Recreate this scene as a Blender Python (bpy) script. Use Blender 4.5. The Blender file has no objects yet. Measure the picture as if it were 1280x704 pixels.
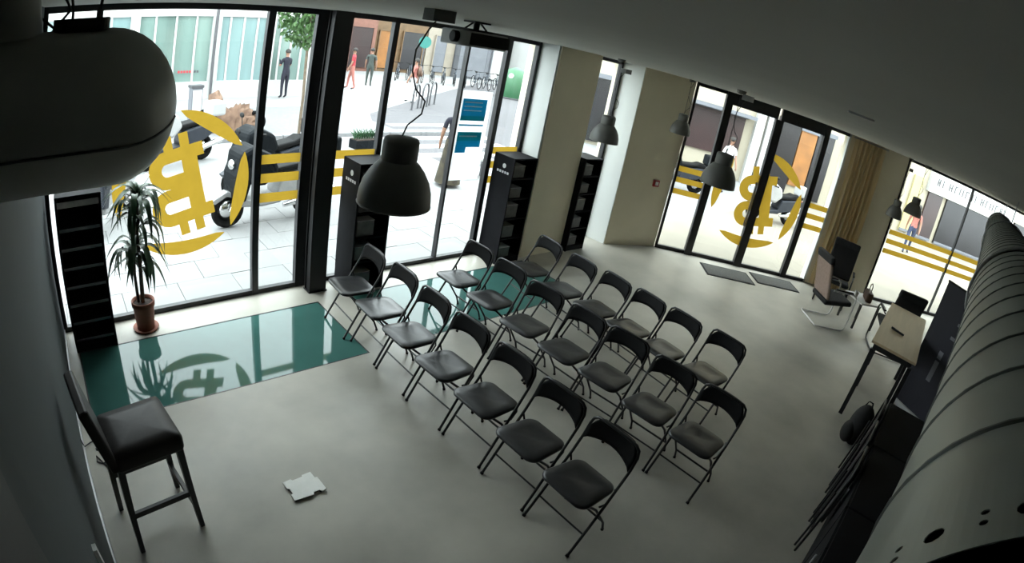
import bpy, bmesh, math, random
from mathutils import Vector, Matrix, Euler
random.seed(7)
PI = math.pi
SC = bpy.context.scene
C = SC.collection

# ------------------------------------------------------------------ camera (ceiling-mounted fisheye), world, exposure
cam = bpy.data.cameras.new('camera')
cam_o = bpy.data.objects.new('camera', cam); C.objects.link(cam_o)
Rv = Vector((0.7047011, -0.6843408, 0.1872808)); Uv = Vector((0.1635509, 0.4135337, 0.8956791)); Fv = Vector((0.6903966, 0.6005561, -0.4033422))
M = Matrix((Rv, Uv, -Fv)).transposed().to_4x4(); M.translation = Vector((0, 0, 2.8))
cam_o.matrix_world = M
cam.type = 'PANO'
cam.sensor_width = 36.0
cam.clip_start = 0.01
pc = cam if hasattr(cam, 'panorama_type') else cam.cycles
pc.panorama_type = 'FISHEYE_LENS_POLYNOMIAL'
pc.fisheye_fov = math.radians(200)
pc.fisheye_polynomial_k0 = 0.0
pc.fisheye_polynomial_k1 = -0.0504785390
pc.fisheye_polynomial_k2 = 3.4309e-05
pc.fisheye_polynomial_k3 = -1.0860666e-05
pc.fisheye_polynomial_k4 = 2.8443716e-07
SC.camera = cam_o

world = bpy.data.worlds.new('overcast_sky'); SC.world = world
world.use_nodes = True
bgn = world.node_tree.nodes['Background']
bgn.inputs[0].default_value = (0.93, 0.97, 1.0, 1)
bgn.inputs[1].default_value = 9.0
SC.view_settings.view_transform = 'Standard'
SC.view_settings.look = 'None'
SC.view_settings.exposure = 0.13
SC.view_settings.gamma = 1.0
SC.view_settings.use_curve_mapping = False
SC.cycles.max_bounces = 10
SC.cycles.diffuse_bounces = 6
SC.cycles.transparent_max_bounces = 16
SC.cycles.caustics_reflective = False
SC.cycles.caustics_refractive = False

# ------------------------------------------------------------------ materials
def mat(name, col, rough=0.6, metal=0.0, var=0.12, scale=8.0, bump=0.0, spec=0.5, coat=0.0, col2=None, stretch=(1, 1, 1)):
    m = bpy.data.materials.new(name); m.use_nodes = True
    nt = m.node_tree; b = nt.nodes['Principled BSDF']
    tc = nt.nodes.new('ShaderNodeTexCoord'); mp = nt.nodes.new('ShaderNodeMapping'); mp.inputs['Scale'].default_value = stretch
    nz = nt.nodes.new('ShaderNodeTexNoise'); nz.inputs['Scale'].default_value = scale; nz.inputs['Detail'].default_value = 5
    rp = nt.nodes.new('ShaderNodeValToRGB')
    c2 = col2 if col2 else tuple(min(1, c * (1 + var)) for c in col)
    c1 = tuple(c * (1 - var) for c in col) if not col2 else col
    rp.color_ramp.elements[0].position = 0.3; rp.color_ramp.elements[1].position = 0.7
    rp.color_ramp.elements[0].color = (*c1, 1); rp.color_ramp.elements[1].color = (*c2, 1)
    nt.links.new(tc.outputs['Object'], mp.inputs[0]); nt.links.new(mp.outputs[0], nz.inputs['Vector'])
    nt.links.new(nz.outputs['Fac'], rp.inputs[0]); nt.links.new(rp.outputs[0], b.inputs['Base Color'])
    b.inputs['Roughness'].default_value = rough; b.inputs['Metallic'].default_value = metal
    b.inputs['Specular IOR Level'].default_value = spec
    b.inputs['Coat Weight'].default_value = coat
    if bump:
        bp = nt.nodes.new('ShaderNodeBump'); bp.inputs['Strength'].default_value = bump; bp.inputs['Distance'].default_value = 0.02
        nt.links.new(nz.outputs['Fac'], bp.inputs['Height']); nt.links.new(bp.outputs[0], b.inputs['Normal'])
    return m

def glass_mat(name, tint=(0.93, 0.97, 0.96)):
    m = bpy.data.materials.new(name); m.use_nodes = True
    nt = m.node_tree; nt.nodes.clear()
    o = nt.nodes.new('ShaderNodeOutputMaterial'); t = nt.nodes.new('ShaderNodeBsdfTransparent'); g = nt.nodes.new('ShaderNodeBsdfGlossy')
    mx = nt.nodes.new('ShaderNodeMixShader'); lw = nt.nodes.new('ShaderNodeLayerWeight'); pw = nt.nodes.new('ShaderNodeMath'); pw.operation = 'POWER'; pw.inputs[1].default_value = 5.0
    fr = nt.nodes.new('ShaderNodeMath'); fr.operation = 'MULTIPLY_ADD'; fr.inputs[1].default_value = 0.75; fr.inputs[2].default_value = 0.03
    nt.links.new(lw.outputs['Facing'], pw.inputs[0]); nt.links.new(pw.outputs[0], fr.inputs[0])
    t.inputs[0].default_value = (*tint, 1); g.inputs['Roughness'].default_value = 0.01
    nt.links.new(fr.outputs[0], mx.inputs[0]); nt.links.new(t.outputs[0], mx.inputs[1]); nt.links.new(g.outputs[0], mx.inputs[2]); nt.links.new(mx.outputs[0], o.inputs[0])
    return m

def film_mat(name, col, trans=0.6):
    m = bpy.data.materials.new(name); m.use_nodes = True
    nt = m.node_tree; nt.nodes.clear()
    o = nt.nodes.new('ShaderNodeOutputMaterial'); d = nt.nodes.new('ShaderNodeBsdfDiffuse'); t = nt.nodes.new('ShaderNodeBsdfTranslucent'); mx = nt.nodes.new('ShaderNodeMixShader')
    nz = nt.nodes.new('ShaderNodeTexNoise'); nz.inputs['Scale'].default_value = 6
    rp = nt.nodes.new('ShaderNodeValToRGB'); rp.color_ramp.elements[0].color = (*[c * 0.88 for c in col], 1); rp.color_ramp.elements[1].color = (*[min(1, c * 1.12) for c in col], 1)
    nt.links.new(nz.outputs['Fac'], rp.inputs[0]); nt.links.new(rp.outputs[0], d.inputs[0]); nt.links.new(rp.outputs[0], t.inputs[0])
    mx.inputs[0].default_value = trans
    nt.links.new(d.outputs[0], mx.inputs[1]); nt.links.new(t.outputs[0], mx.inputs[2]); nt.links.new(mx.outputs[0], o.inputs[0])
    return m

def concrete_mat():
    m = mat('polished_concrete', (0.31, 0.295, 0.255), 0.3, scale=1.1, col2=(0.53, 0.505, 0.44), spec=0.4)
    nt = m.node_tree; b = nt.nodes['Principled BSDF']
    tc = nt.nodes['Texture Coordinate']
    nz = nt.nodes.new('ShaderNodeTexNoise'); nz.inputs['Scale'].default_value = 2.2; nz.inputs['Detail'].default_value = 6
    nt.links.new(tc.outputs['Object'], nz.inputs['Vector'])
    mr = nt.nodes.new('ShaderNodeMapRange'); mr.inputs['From Min'].default_value = 0.3; mr.inputs['From Max'].default_value = 0.7
    mr.inputs['To Min'].default_value = 0.34; mr.inputs['To Max'].default_value = 0.48
    nt.links.new(nz.outputs['Fac'], mr.inputs[0]); nt.links.new(mr.outputs[0], b.inputs['Roughness'])
    return m

MT = {
 'floor': concrete_mat(),
 'ceiling': mat('ceiling_paint', (0.51, 0.51, 0.475), 0.85, var=0.04, scale=1.5),
 'greige': mat('greige_plaster', (0.82, 0.745, 0.58), 0.8, var=0.04, scale=2),
 'white_plaster': mat('white_plaster', (0.75, 0.77, 0.75), 0.75, var=0.03, scale=2),
 'wall_grey': mat('grey_wall_paint', (0.055, 0.065, 0.068), 0.8, var=0.08, scale=1.2),
 'black_frame': mat('black_aluminium', (0.012, 0.012, 0.014), 0.45, var=0.2, scale=3),
 'black_steel': mat('black_painted_steel', (0.006, 0.006, 0.007), 0.5, var=0.2, scale=3),
 'glass': glass_mat('clear_glass'),
 'floor_glass': mat('teal_floor_glass', (0.05, 0.135, 0.12), 0.05, var=0.2, scale=1.1, spec=0.32),
 'gold': film_mat('gold_vinyl', (0.36, 0.225, 0.025), 0.55),
 'chair_frame': mat('black_chair_tube', (0.008, 0.008, 0.009), 0.35, var=0.15, scale=10, spec=0.5),
 'chair_seat': mat('charcoal_vinyl_seat', (0.018, 0.018, 0.020), 0.36, var=0.15, scale=14, bump=0.05, spec=0.55),
 'chair_back': mat('black_vinyl_back', (0.004, 0.004, 0.0045), 0.6, var=0.15, scale=14, spec=0.12),
 'lamp': mat('dark_grey_enamel', (0.13, 0.13, 0.118), 0.5, var=0.1, scale=6),
 'lamp_in': mat('pale_lamp_lining', (0.5, 0.5, 0.48), 0.5, var=0.05),
 'cable': mat('black_cable', (0.012, 0.012, 0.012), 0.5),
 'duct': mat('galvanised_duct', (0.42, 0.45, 0.42), 0.45, metal=0.4, var=0.12, scale=3),
 'duct_seam': mat('dark_duct_seam', (0.10, 0.11, 0.105), 0.45, metal=0.5, var=0.15, scale=4),
 'canister': mat('dark_grey_metal_shell', (0.36, 0.37, 0.34), 0.40, metal=0.2, var=0.15, scale=4),
 'rack': mat('black_rack_board', (0.006, 0.006, 0.008), 0.7, var=0.2, scale=5, spec=0.15),
 'rack_edge': mat('pale_shelf_edge', (0.22, 0.225, 0.23), 0.4, var=0.2, scale=9),  # shelf lips, much paler than the boards
 'booklet': mat('grey_booklets', (0.15, 0.15, 0.145), 0.7, var=0.25, scale=12),
 'white_print': mat('white_print', (0.75, 0.75, 0.75), 0.6, var=0.03),
 'terracotta': mat('terracotta', (0.22, 0.07, 0.04), 0.7, var=0.2, scale=9),
 'leaf': mat('glossy_leaf', (0.012, 0.04, 0.016), 0.42, var=0.4, scale=5, col2=(0.03, 0.085, 0.035)),
 'bark': mat('plant_bark', (0.10, 0.075, 0.05), 0.8, var=0.3, scale=18, bump=0.3),
 'soil': mat('potting_soil', (0.03, 0.02, 0.015), 0.95, var=0.4, scale=30, bump=0.3),
 'leather': mat('dark_brown_leather', (0.010, 0.007, 0.007), 0.5, var=0.2, scale=16, spec=0.3, bump=0.05),
 'dark_wood': mat('dark_stained_wood', (0.008, 0.007, 0.007), 0.45, var=0.3, scale=12, stretch=(1, 1, 0.2)),
 'paper': mat('white_card', (0.92, 0.92, 0.88), 0.7, var=0.03, scale=20),
 'mat_grey': mat('grey_doormat', (0.10, 0.10, 0.095), 0.95, var=0.3, scale=60, bump=0.4),
 'red': mat('red_plastic', (0.28, 0.02, 0.025), 0.4, var=0.1),
 'curtain': film_mat('beige_curtain', (0.80, 0.66, 0.42), 0.45),
 'wood_top': mat('pale_birch_top', (0.52, 0.41, 0.26), 0.45, var=0.08, scale=6, stretch=(0.3, 3, 1)),
 'banner': mat('navy_banner', (0.006, 0.006, 0.016), 0.6, var=0.25, scale=2),
 'banner_print': mat('grey_print', (0.16, 0.16, 0.19), 0.6, var=0.1),
 'alu': mat('brushed_aluminium', (0.45, 0.45, 0.46), 0.35, metal=0.9, var=0.1, scale=20, stretch=(1, 8, 1)),
 'white_metal': mat('white_painted_tube', (0.7, 0.7, 0.68), 0.4, var=0.04),
 'tan_fabric': mat('dusty_pink_fabric', (0.36, 0.26, 0.22), 0.9, var=0.1, scale=30, bump=0.1),
 'black_fabric': mat('black_fabric', (0.008, 0.008, 0.009), 0.85, var=0.3, scale=20, bump=0.1),
 'brown': mat('brown_leather', (0.07, 0.035, 0.02), 0.5, var=0.3, scale=10),
 'plastic_grey': mat('grey_plastic_shell', (0.42, 0.43, 0.43), 0.5, var=0.06),
 'plastic_black': mat('black_plastic', (0.006, 0.006, 0.006), 0.5, var=0.2, spec=0.2),
 'pavement': mat('pale_stone_paving', (0.20, 0.20, 0.20), 0.85, var=0.08, scale=1.5),
 'slab': mat('paving_slab', (0.22, 0.22, 0.22), 0.8, var=0.06, scale=2.5),
 'pavement_warm': mat('bounce_tinted_paving', (0.19, 0.172, 0.138), 0.85, var=0.08, scale=1.5),  # tinted warm so light bounced into the room turns warmer
 'bld_warm': mat('bounce_tinted_render', (0.29, 0.26, 0.20), 0.85, var=0.05, scale=1),  # warm tint put in for the light reaching the floor indoors
 'asphalt': mat('light_asphalt', (0.13, 0.13, 0.135), 0.9, var=0.12, scale=12),
 'asphalt_dark': mat('grey_asphalt', (0.075, 0.072, 0.078), 0.9, var=0.12, scale=12),
 'kerb': mat('granite_kerb', (0.16, 0.16, 0.165), 0.8, var=0.12, scale=14),
 'road_white': mat('road_paint', (0.35, 0.35, 0.34), 0.8, var=0.06, scale=9),
 'bld_white': mat('white_render', (0.36, 0.36, 0.35), 0.8, var=0.03, scale=1),
 'bld_cream': mat('cream_stone', (0.24, 0.21, 0.17), 0.85, var=0.08, scale=2),
 'bld_grey': mat('grey_stone', (0.12, 0.125, 0.14), 0.85, var=0.08, scale=2),
 'bld_pink': mat('pink_brick', (0.17, 0.08, 0.06), 0.85, var=0.12, scale=4),
 'bld_brown': mat('ochre_shopfront', (0.11, 0.065, 0.03), 0.7, var=0.2, scale=3),
 'shop_glass': mat('shop_glass_green', (0.11, 0.16, 0.145), 0.12, var=0.25, scale=0.5, spec=0.6, stretch=(3, 1, 0.4)),
 'shop_glass2': mat('shop_glass_cyan', (0.14, 0.21, 0.21), 0.12, var=0.2, scale=0.5, spec=0.6, stretch=(3, 1, 0.4)),
 'shop_dark': mat('dark_shop_interior', (0.008, 0.007, 0.009), 0.3, var=0.4, scale=0.8, spec=0.4),
 'shop_brown': mat('brown_shop_interior', (0.02, 0.008, 0.008), 0.4, var=0.4, scale=0.8),
 'orange': mat('orange_panel', (0.20, 0.08, 0.015), 0.6, var=0.2, scale=2),
 'green_plastic': mat('green_container', (0.02, 0.10, 0.04), 0.5, var=0.12, scale=4),
 'teal_plastic': mat('teal_sign', (0.01, 0.13, 0.11), 0.5, var=0.1),
 'pole': mat('grey_street_metal', (0.05, 0.05, 0.055), 0.5, var=0.15),
 'tyre': mat('tyre_rubber', (0.006, 0.006, 0.006), 0.9, var=0.2, scale=20, spec=0.1),
 'scooter_dark': mat('dark_scooter_cover', (0.005, 0.0065, 0.008), 0.6, var=0.2, scale=3, spec=0.08),
 'scooter_white': mat('white_scooter_shell', (0.30, 0.30, 0.30), 0.25, var=0.03, spec=0.6),
 'scooter_grey': mat('grey_scooter_shell', (0.022, 0.025, 0.032), 0.4, var=0.1, spec=0.2),
 'poster_frame': mat('blue_grey_bike_paint', (0.05, 0.065, 0.085), 0.4, var=0.2),
 'chrome': mat('chrome', (0.6, 0.6, 0.6), 0.2, metal=1.0, var=0.05),
 'lens_red': mat('red_lens', (0.35, 0.01, 0.01), 0.2),
 'tarp': mat('brown_tarpaulin', (0.07, 0.035, 0.02), 0.8, var=0.35, scale=5, bump=0.5, col2=(0.16, 0.095, 0.06)),
 'foliage': mat('street_tree_leaf', (0.02, 0.06, 0.012), 0.6, var=0.3, scale=3, col2=(0.05, 0.11, 0.025)),
 'poster_blue': film_mat('blue_poster', (0.05, 0.42, 0.60), 0.6),
 'poster_teal': film_mat('teal_poster', (0.04, 0.36, 0.42), 0.6),
 'poster_white': film_mat('white_poster', (0.88, 0.88, 0.88), 0.7),
 'skin': mat('skin', (0.22, 0.115, 0.075), 0.6, var=0.05),
 'hair': mat('dark_hair', (0.012, 0.009, 0.007), 0.7, var=0.3, scale=30),
 'cl_navy': mat('navy_cloth', (0.006, 0.006, 0.014), 0.9, var=0.2, scale=12),
 'cl_black': mat('black_cloth', (0.01, 0.01, 0.014), 0.9, var=0.2, scale=12),
 'cl_red': mat('coral_cloth', (0.30, 0.03, 0.04), 0.9, var=0.15, scale=12),
 'cl_pink': mat('pink_cloth', (0.30, 0.11, 0.09), 0.9, var=0.15, scale=12),
 'cl_white': mat('white_cloth', (0.7, 0.7, 0.7), 0.9, var=0.08, scale=12),
 'cl_denim': mat('denim', (0.03, 0.04, 0.08), 0.9, var=0.2, scale=12),
 'cl_green': mat('grey_green_cloth', (0.04, 0.05, 0.045), 0.9, var=0.2, scale=12),
 'cl_pattern': mat('patterned_skirt', (0.012, 0.010, 0.009), 0.9, var=0.5, scale=9, col2=(0.06, 0.05, 0.03)),
 'yellow_panel': mat('pale_yellow_panel', (0.32, 0.28, 0.14), 0.7, var=0.1, scale=2),
}

# ------------------------------------------------------------------ mesh helpers
class MB:
    def __init__(s): s.v = []; s.f = []; s.smooth = []
    def add(s, vs, fs, sm=False):
        o = len(s.v); s.v += [tuple(p) for p in vs]
        for f in fs: s.f.append(tuple(i + o for i in f)); s.smooth.append(sm)
        return s
    def box(s, x0, x1, y0, y1, z0, z1, T=None):
        vs = [Vector(p) for p in ((x0,y0,z0),(x1,y0,z0),(x1,y1,z0),(x0,y1,z0),(x0,y0,z1),(x1,y0,z1),(x1,y1,z1),(x0,y1,z1))]
        if T: vs = [T @ p for p in vs]
        return s.add(vs, [(0,3,2,1),(4,5,6,7),(0,1,5,4),(1,2,6,5),(2,3,7,6),(3,0,4,7)])
    def prism(s, pts, z0, z1, T=None):
        n = len(pts); vs = [Vector((x, y, z0)) for x, y in pts] + [Vector((x, y, z1)) for x, y in pts]
        if T: vs = [T @ p for p in vs]
        return s.add(vs, [tuple(range(n))[::-1], tuple(range(n, 2*n))] + [(i, (i+1) % n, n+(i+1) % n, n+i) for i in range(n)])
    def tube(s, pts, r, n=8, closed=False, cap=True):
        pts = [Vector(p) for p in pts]; m = len(pts)
        rs = r if isinstance(r, (list, tuple)) else [r]*m
        tang = []
        for i in range(m):
            if closed: d = pts[(i+1) % m] - pts[i-1]
            else: d = pts[min(i+1, m-1)] - pts[max(i-1, 0)]
            tang.append(d.normalized())
        up = Vector((0,0,1)) if abs(tang[0].z) < 0.9 else Vector((1,0,0))
        a = tang[0].cross(up).normalized(); vs = []
        for i in range(m):
            a = (a - tang[i]*a.dot(tang[i])).normalized(); b = tang[i].cross(a)
            for k in range(n):
                t = 2*PI*k/n; vs.append(pts[i] + (a*math.cos(t) + b*math.sin(t))*rs[i])
        fs = []
        for i in range(m if closed else m-1):
            j = (i+1) % m
            for k in range(n): fs.append((i*n+k, i*n+(k+1) % n, j*n+(k+1) % n, j*n+k))
        s.add(vs, fs, True)
        if cap and not closed:
            s.add(vs[:n], [tuple(range(n))[::-1]]); s.add(vs[-n:], [tuple(range(n))])
        return s
    def lathe(s, prof, n=24, T=None, cap0=False, cap1=False):
        vs = []
        for (r, z) in prof:
            for k in range(n):
                t = 2*PI*k/n; vs.append(Vector((r*math.cos(t), r*math.sin(t), z)))
        if T: vs = [T @ p for p in vs]
        fs = []
        for i in range(len(prof)-1):
            for k in range(n): fs.append((i*n+k, i*n+(k+1) % n, (i+1)*n+(k+1) % n, (i+1)*n+k))
        s.add(vs, fs, True)
        if cap0: s.add(vs[:n], [tuple(range(n))[::-1]])
        if cap1: s.add(vs[-n:], [tuple(range(n))])
        return s
    def ell(s, c, r, n=12, m=8, T=None):
        c = Vector(c); prof = [(max(1e-4, math.sin(PI*i/m)), -math.cos(PI*i/m)) for i in range(m+1)]
        S = Matrix.Translation(c) @ Matrix.Diagonal((r[0], r[1], r[2], 1))
        return s.lathe(prof, n, (T @ S) if T else S)
    def build(s, name, material, parent=None, bevel=0.0):
        me = bpy.data.meshes.new(name); me.from_pydata(s.v, [], s.f); me.update()
        if any(s.smooth): me.polygons.foreach_set('use_smooth', s.smooth)
        o = bpy.data.objects.new(name, me); C.objects.link(o)
        mt = MT[material] if isinstance(material, str) else material
        me.materials.append(mt)
        if parent: o.parent = parent
        if bevel:
            b = o.modifiers.new('bevel', 'BEVEL'); b.width = bevel; b.segments = 2; b.limit_method = 'ANGLE'
        return o

def tag(o, label=None, cat=None, group=None, kind=None):
    if label: o['label'] = label
    if cat: o['category'] = cat
    if group: o['group'] = group
    if kind: o['kind'] = kind
    return o
def empty(name, loc=(0,0,0), rz=0.0):
    o = bpy.data.objects.new(name, None); C.objects.link(o); o.location = loc; o.rotation_euler = (0, 0, rz); o.empty_display_size = 0.1
    return o
def thing(name, label, cat, loc=(0,0,0), rz=0.0, group=None): return tag(empty(name, loc, rz), label, cat, group)
def copy_tree(o, parent=None):
    c = o.copy(); C.objects.link(c)
    if parent: c.parent = parent
    for ch in list(o.children): copy_tree(ch, c)
    return c
def place_copy(o, loc, rz, label, group=None, scale=1.0):
    c = copy_tree(o); c.location = loc; c.rotation_euler = (0, 0, rz); c.scale = (scale,)*3; c['label'] = label
    if group: c['group'] = group
    return c
def RZ(a): return Matrix.Rotation(a, 4, 'Z')
def TR(x, y, z): return Matrix.Translation((x, y, z))
def rrect(x0, x1, y0, y1, r, n=5):
    pts = []
    for cx, cy, a0 in ((x1-r, y1-r, 0), (x0+r, y1-r, 90), (x0+r, y0+r, 180), (x1-r, y0+r, 270)):
        for i in range(n+1):
            a = math.radians(a0 + 90*i/n); pts.append((cx + r*math.cos(a), cy + r*math.sin(a)))
    return pts

# ------------------------------------------------------------------ layout constants (metres; camera above the origin)
XL, YA, H = -0.2865, 5.052, 2.905
BETA = math.radians(47.89); DB = 9.0; YBACK = -2.6
nB = Vector((math.sin(BETA), math.cos(BETA), 0)); tB = Vector((math.cos(BETA), -math.sin(BETA), 0))
def PB(t, d=0.0, z=0.0):            # point on the street-door facade: t along it, d towards the room
    p = nB*(DB - d) + tB*t; return Vector((p.x, p.y, z))
def BT(d=0.0):                      # local frame of that facade: x along, y outwards, z up
    m = Matrix((tB, nB, Vector((0,0,1)))).transposed().to_4x4(); m.translation = nB*(DB - d); return m
def xB(y): return (DB - nB.y*y)/nB.x

# ------------------------------------------------------------------ the room shell
GX0, GX1, GX2, GX3, GY0, GY1 = -0.165, 2.394, 2.75, 5.41, 3.568, 4.62
W2a, W2b, W2c = (7.32, YA+0.15), (7.34, 4.63), (8.30, 4.245)
fl = MB()
def quad(pts, z): fl.add([(x, y, z) for x, y in pts], [tuple(range(len(pts)))])
quad([(XL, YBACK), (xB(YBACK), YBACK), (xB(GY0), GY0), (XL, GY0)], 0)
quad([(XL, GY0), (GX0, GY0), (GX0, GY1), (XL, GY1)], 0)
quad([(GX1, GY0), (GX2, GY0), (GX2, GY1), (GX1, GY1)], 0)
quad([(GX3, GY0), (xB(GY0), GY0), W2c, (7.365, GY1), (GX3, GY1)], 0)
quad([(XL, GY1), (7.365, GY1), W2b, (7.32, YA+0.05), (XL, YA+0.05)], 0)
tag(fl.build('floor', 'floor'), 'polished grey concrete floor of the hall', kind='structure')
cl = MB(); cl.prism([(XL-0.2, YBACK-0.2), (xB(YBACK)+0.3, YBACK-0.2), (xB(YBACK)+0.35, YBACK), (8.75, 4.5), (7.5, 5.3), (XL-0.2, 5.3)], H, H+0.15)
tag(cl.build('ceiling', 'ceiling'), 'plain pale grey ceiling', kind='structure')
w = MB(); w.box(XL-0.2, XL, YBACK, YA+0.1, 0, H)
tag(w.build('wall_left', 'wall_grey'), 'dark grey side wall behind the bar stool', kind='structure')
w = MB(); w.box(XL, xB(YBACK), YBACK-0.2, YBACK, 0, H)
tag(w.build('wall_back', 'wall_grey'), 'dark grey back wall', kind='structure')
w = MB(); w.prism([(5.42, YA+0.2), (5.44, 4.70), (6.30, 4.70), (6.32, YA+0.2)], 0, H)
w = w.build('wall_pier', 'greige'); tag(w, 'greige pier between the shop window and narrow window', kind='structure')
w = MB(); w.box(5.405, 5.438, 4.715, YA-0.035, 0, H); w.build('reveal', 'white_plaster', w and bpy.data.objects['wall_pier'])
w = MB(); w.prism([W2a, W2b, W2c, (8.42, 4.37), (7.6, 5.4)], 0, H)
w = w.build('wall_corner', 'greige'); tag(w, 'greige corner wall between narrow window and street door', kind='structure')
m = MB(); m.prism([(7.30, YA-0.03), (7.322, 4.635), (7.339, 4.64), (7.32, YA-0.03)], 0, H); m.build('reveal', 'white_plaster', w)
w = MB(); w.box(5.50, 6.985, 0.0, 0.2, 0, H, BT()); w.box(11.6, 15.5, 0.0, 0.2, 0, H, BT())
tag(w.build('wall_right', 'greige'), 'greige wall with the beige curtain', kind='structure')
b = MB(); b.box(XL, XL+0.012, 0.76, YA-0.06, 0, 0.05); tag(b.build('baseboard_left', 'alu'), 'thin metal baseboard along the side wall', kind='structure')
b = MB(); b.box(XL, XL+0.06, -1.2, 0.755, 0, H); tag(b.build('trim_1', 'black_steel'), 'black upright panel on the side wall', kind='structure')
b = MB(); b.box(XL, XL+0.02, 1.69, 1.73, 0.55, 0.83); tag(b.build('trim_2', 'white_print'), 'short white cable cover low on the side wall', kind='structure')

# glass floor panels
for x0, x1, lab in ((GX0, GX1, 'teal glass floor panel in front of the palm and stool'), (GX2, GX3, 'teal glass floor panel under the folding chairs near the windows')):
    t = thing('glass_floor_panel', lab, 'floor panel', (0.5*(x0+x1), 0.5*(GY0+GY1), 0))
    hx, hy = 0.5*(x1-x0), 0.5*(GY1-GY0)
    m = MB(); m.box(-hx+0.012, hx-0.012, -hy+0.012, hy-0.012, -0.06, -0.002); m.build('glass_sheet', 'floor_glass', t)
    m = MB()
    for a in ((-hx, hx, -hy, -hy+0.012), (-hx, hx, hy-0.012, hy), (-hx, -hx+0.012, -hy, hy), (hx-0.012, hx, -hy, hy)): m.box(*a, -0.06, 0.001)
    m.build('edge_strip', 'black_frame', t)

# ------------------------------------------------------------------ facade A: shop windows towards the paved corner
def upright(parent, x, wd, y0=YA-0.035, y1=YA+0.035, z0=0.0, z1=H): 
    m = MB(); m.box(x-wd/2, x+wd/2, y0, y1, z0, z1); return m.build('mullion', 'black_frame', parent)
def a_window(idx, x0, x1, label, lead=0.03, trail=0.03):
    t = empty('window_%d' % idx, (0, 0, 0)); tag(t, label, kind='structure')
    for nm, z0, z1 in (('bottom_rail', 0.0, 0.05), ('top_rail', H-0.055, H)):
        m = MB(); m.box(x0, x1, YA-0.03, YA+0.03, z0, z1); m.build(nm, 'black_frame', t)
    m = MB(); m.box(x0, x1, YA-0.006, YA+0.006, 0.05, H-0.055); m.build('pane', 'glass', t)
    return t
xs = [XL, 0.215, 1.83, 2.36, 3.21, 4.23, 4.86, 5.40]
labs = ['narrow shop window pane behind the leftmost rack', 'shop window pane with the gold ring emblem', 'shop window pane between emblem and steel column', 'shop window pane behind the second rack', 'wide shop window pane behind the big pendant lamp', 'glass leaf with the blue poster', 'shop window pane beside the greige pier']
for i in range(7):
    t = a_window(i+1, xs[i], xs[i+1], labs[i])
    if i == 0: upright(t, xs[0]+0.02, 0.04)
    upright(t, xs[i+1]-(0.02 if i == 6 else 0), {0: .06, 1: .07, 2: .12, 3: .06, 4: .028, 5: .07, 6: .05}[i])
t = a_window(8, 6.32, 7.31, 'narrow window between the two greige walls'); upright(t, 7.27, 0.05); upright(t, 6.35, 0.04)
col = thing('steel_column', 'thick black steel column standing between the shop windows', 'column', (2.485, 4.885, 0))
m = MB(); m.box(-0.10, 0.10, -0.065, -0.05, 0.012, H-0.002); m.build('front_flange', 'black_steel', col)
m = MB(); m.box(-0.10, 0.10, 0.05, 0.065, 0.012, H-0.002); m.build('rear_flange', 'black_steel', col)
m = MB(); m.box(-0.085, 0.085, -0.05, 0.05, 0.012, H-0.002); m.build('web', 'black_steel', col)
m = MB(); m.box(-0.11, 0.11, -0.075, 0.075, 0.0, 0.012); m.build('base_plate', 'black_steel', col)

# gold vinyl emblem
def arc_pts(r0, r1, a0, a1, n=14, taper=True):
    out = []; inn = []
    for i in range(n+1):
        f = i/n; a = math.radians(a0 + (a1-a0)*f); k = math.sin(PI*f)**0.55 if taper else 1
        out.append((r1*math.cos(a), r1*math.sin(a))); ri = r1 - (r1-r0)*max(k, 0.04); inn.append((ri*math.cos(a), ri*math.sin(a)))
    return out, inn
def strip(m, out, inn, T):
    vs = [T @ Vector((x, 0, z)) for x, z in out] + [T @ Vector((x, 0, z)) for x, z in inn]; n = len(out)
    m.add(vs, [(i, i+1, n+i+1, n+i) for i in range(n-1)])
def emblem(label, T, r):
    t = thing('gold_emblem', label, 'window emblem'); t.matrix_world = T
    I = Matrix.Identity(4)
    for a0, a1 in ((92, 28), (22, -42), (-50, -128), (138, 202)):
        m = MB(); o_, i_ = arc_pts(r*0.80, r, a0, a1); strip(m, o_, i_, I); m.build('arc', 'gold', t)
    # mirrored letter with two bowls and short ticks, tilted
    k = r/0.68; A = Matrix.Rotation(math.radians(-12), 4, 'Y')
    m = MB()
    def rect(x0, x1, z0, z1): m.add([A @ Vector((x*k, 0, z*k)) for x, z in ((x0,z0),(x1,z0),(x1,z1),(x0,z1))], [(0,1,2,3)])
    rect(0.045, 0.20, -0.365, 0.345)
    for x in (0.10, -0.06): rect(x-0.045, x+0.045, 0.345, 0.47); rect(x-0.045, x+0.045, -0.48, -0.365)
    rect(0.20, 0.27, 0.22, 0.345); rect(0.20, 0.27, -0.365, -0.24)
    def bowl(zc, hh, xl, th):
        o_ = []; i_ = []
        o_.append((0.045, zc+hh)); i_.append((0.045, zc+hh-th))
        for j in range(13):
            a = PI/2 + PI*j/12; o_.append((xl*0.35 + math.cos(a)*hh*1.02, zc + hh*math.sin(a))); i_.append((xl*0.35 + math.cos(a)*(hh*1.02-th*1.05), zc + (hh-th)*math.sin(a)))
        o_.append((0.045, zc-hh)); i_.append((0.045, zc-hh+th))
        strip(m, [(x*k, z*k) for x, z in o_], [(x*k, z*k) for x, z in i_], A)
    bowl(0.166, 0.179, -0.30, 0.12); bowl(-0.189, 0.176, -0.44, 0.12)
    m.build('letter', 'gold', t)
    return t
emblem('gold ring emblem with mirrored B on the big shop window', TR(1.055, YA-0.012, 1.26), 0.69)
emblem('gold ring emblem with mirrored B across the street door', BT(0.012) @ TR(4.02, 0, 1.24), 0.87)
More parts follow.
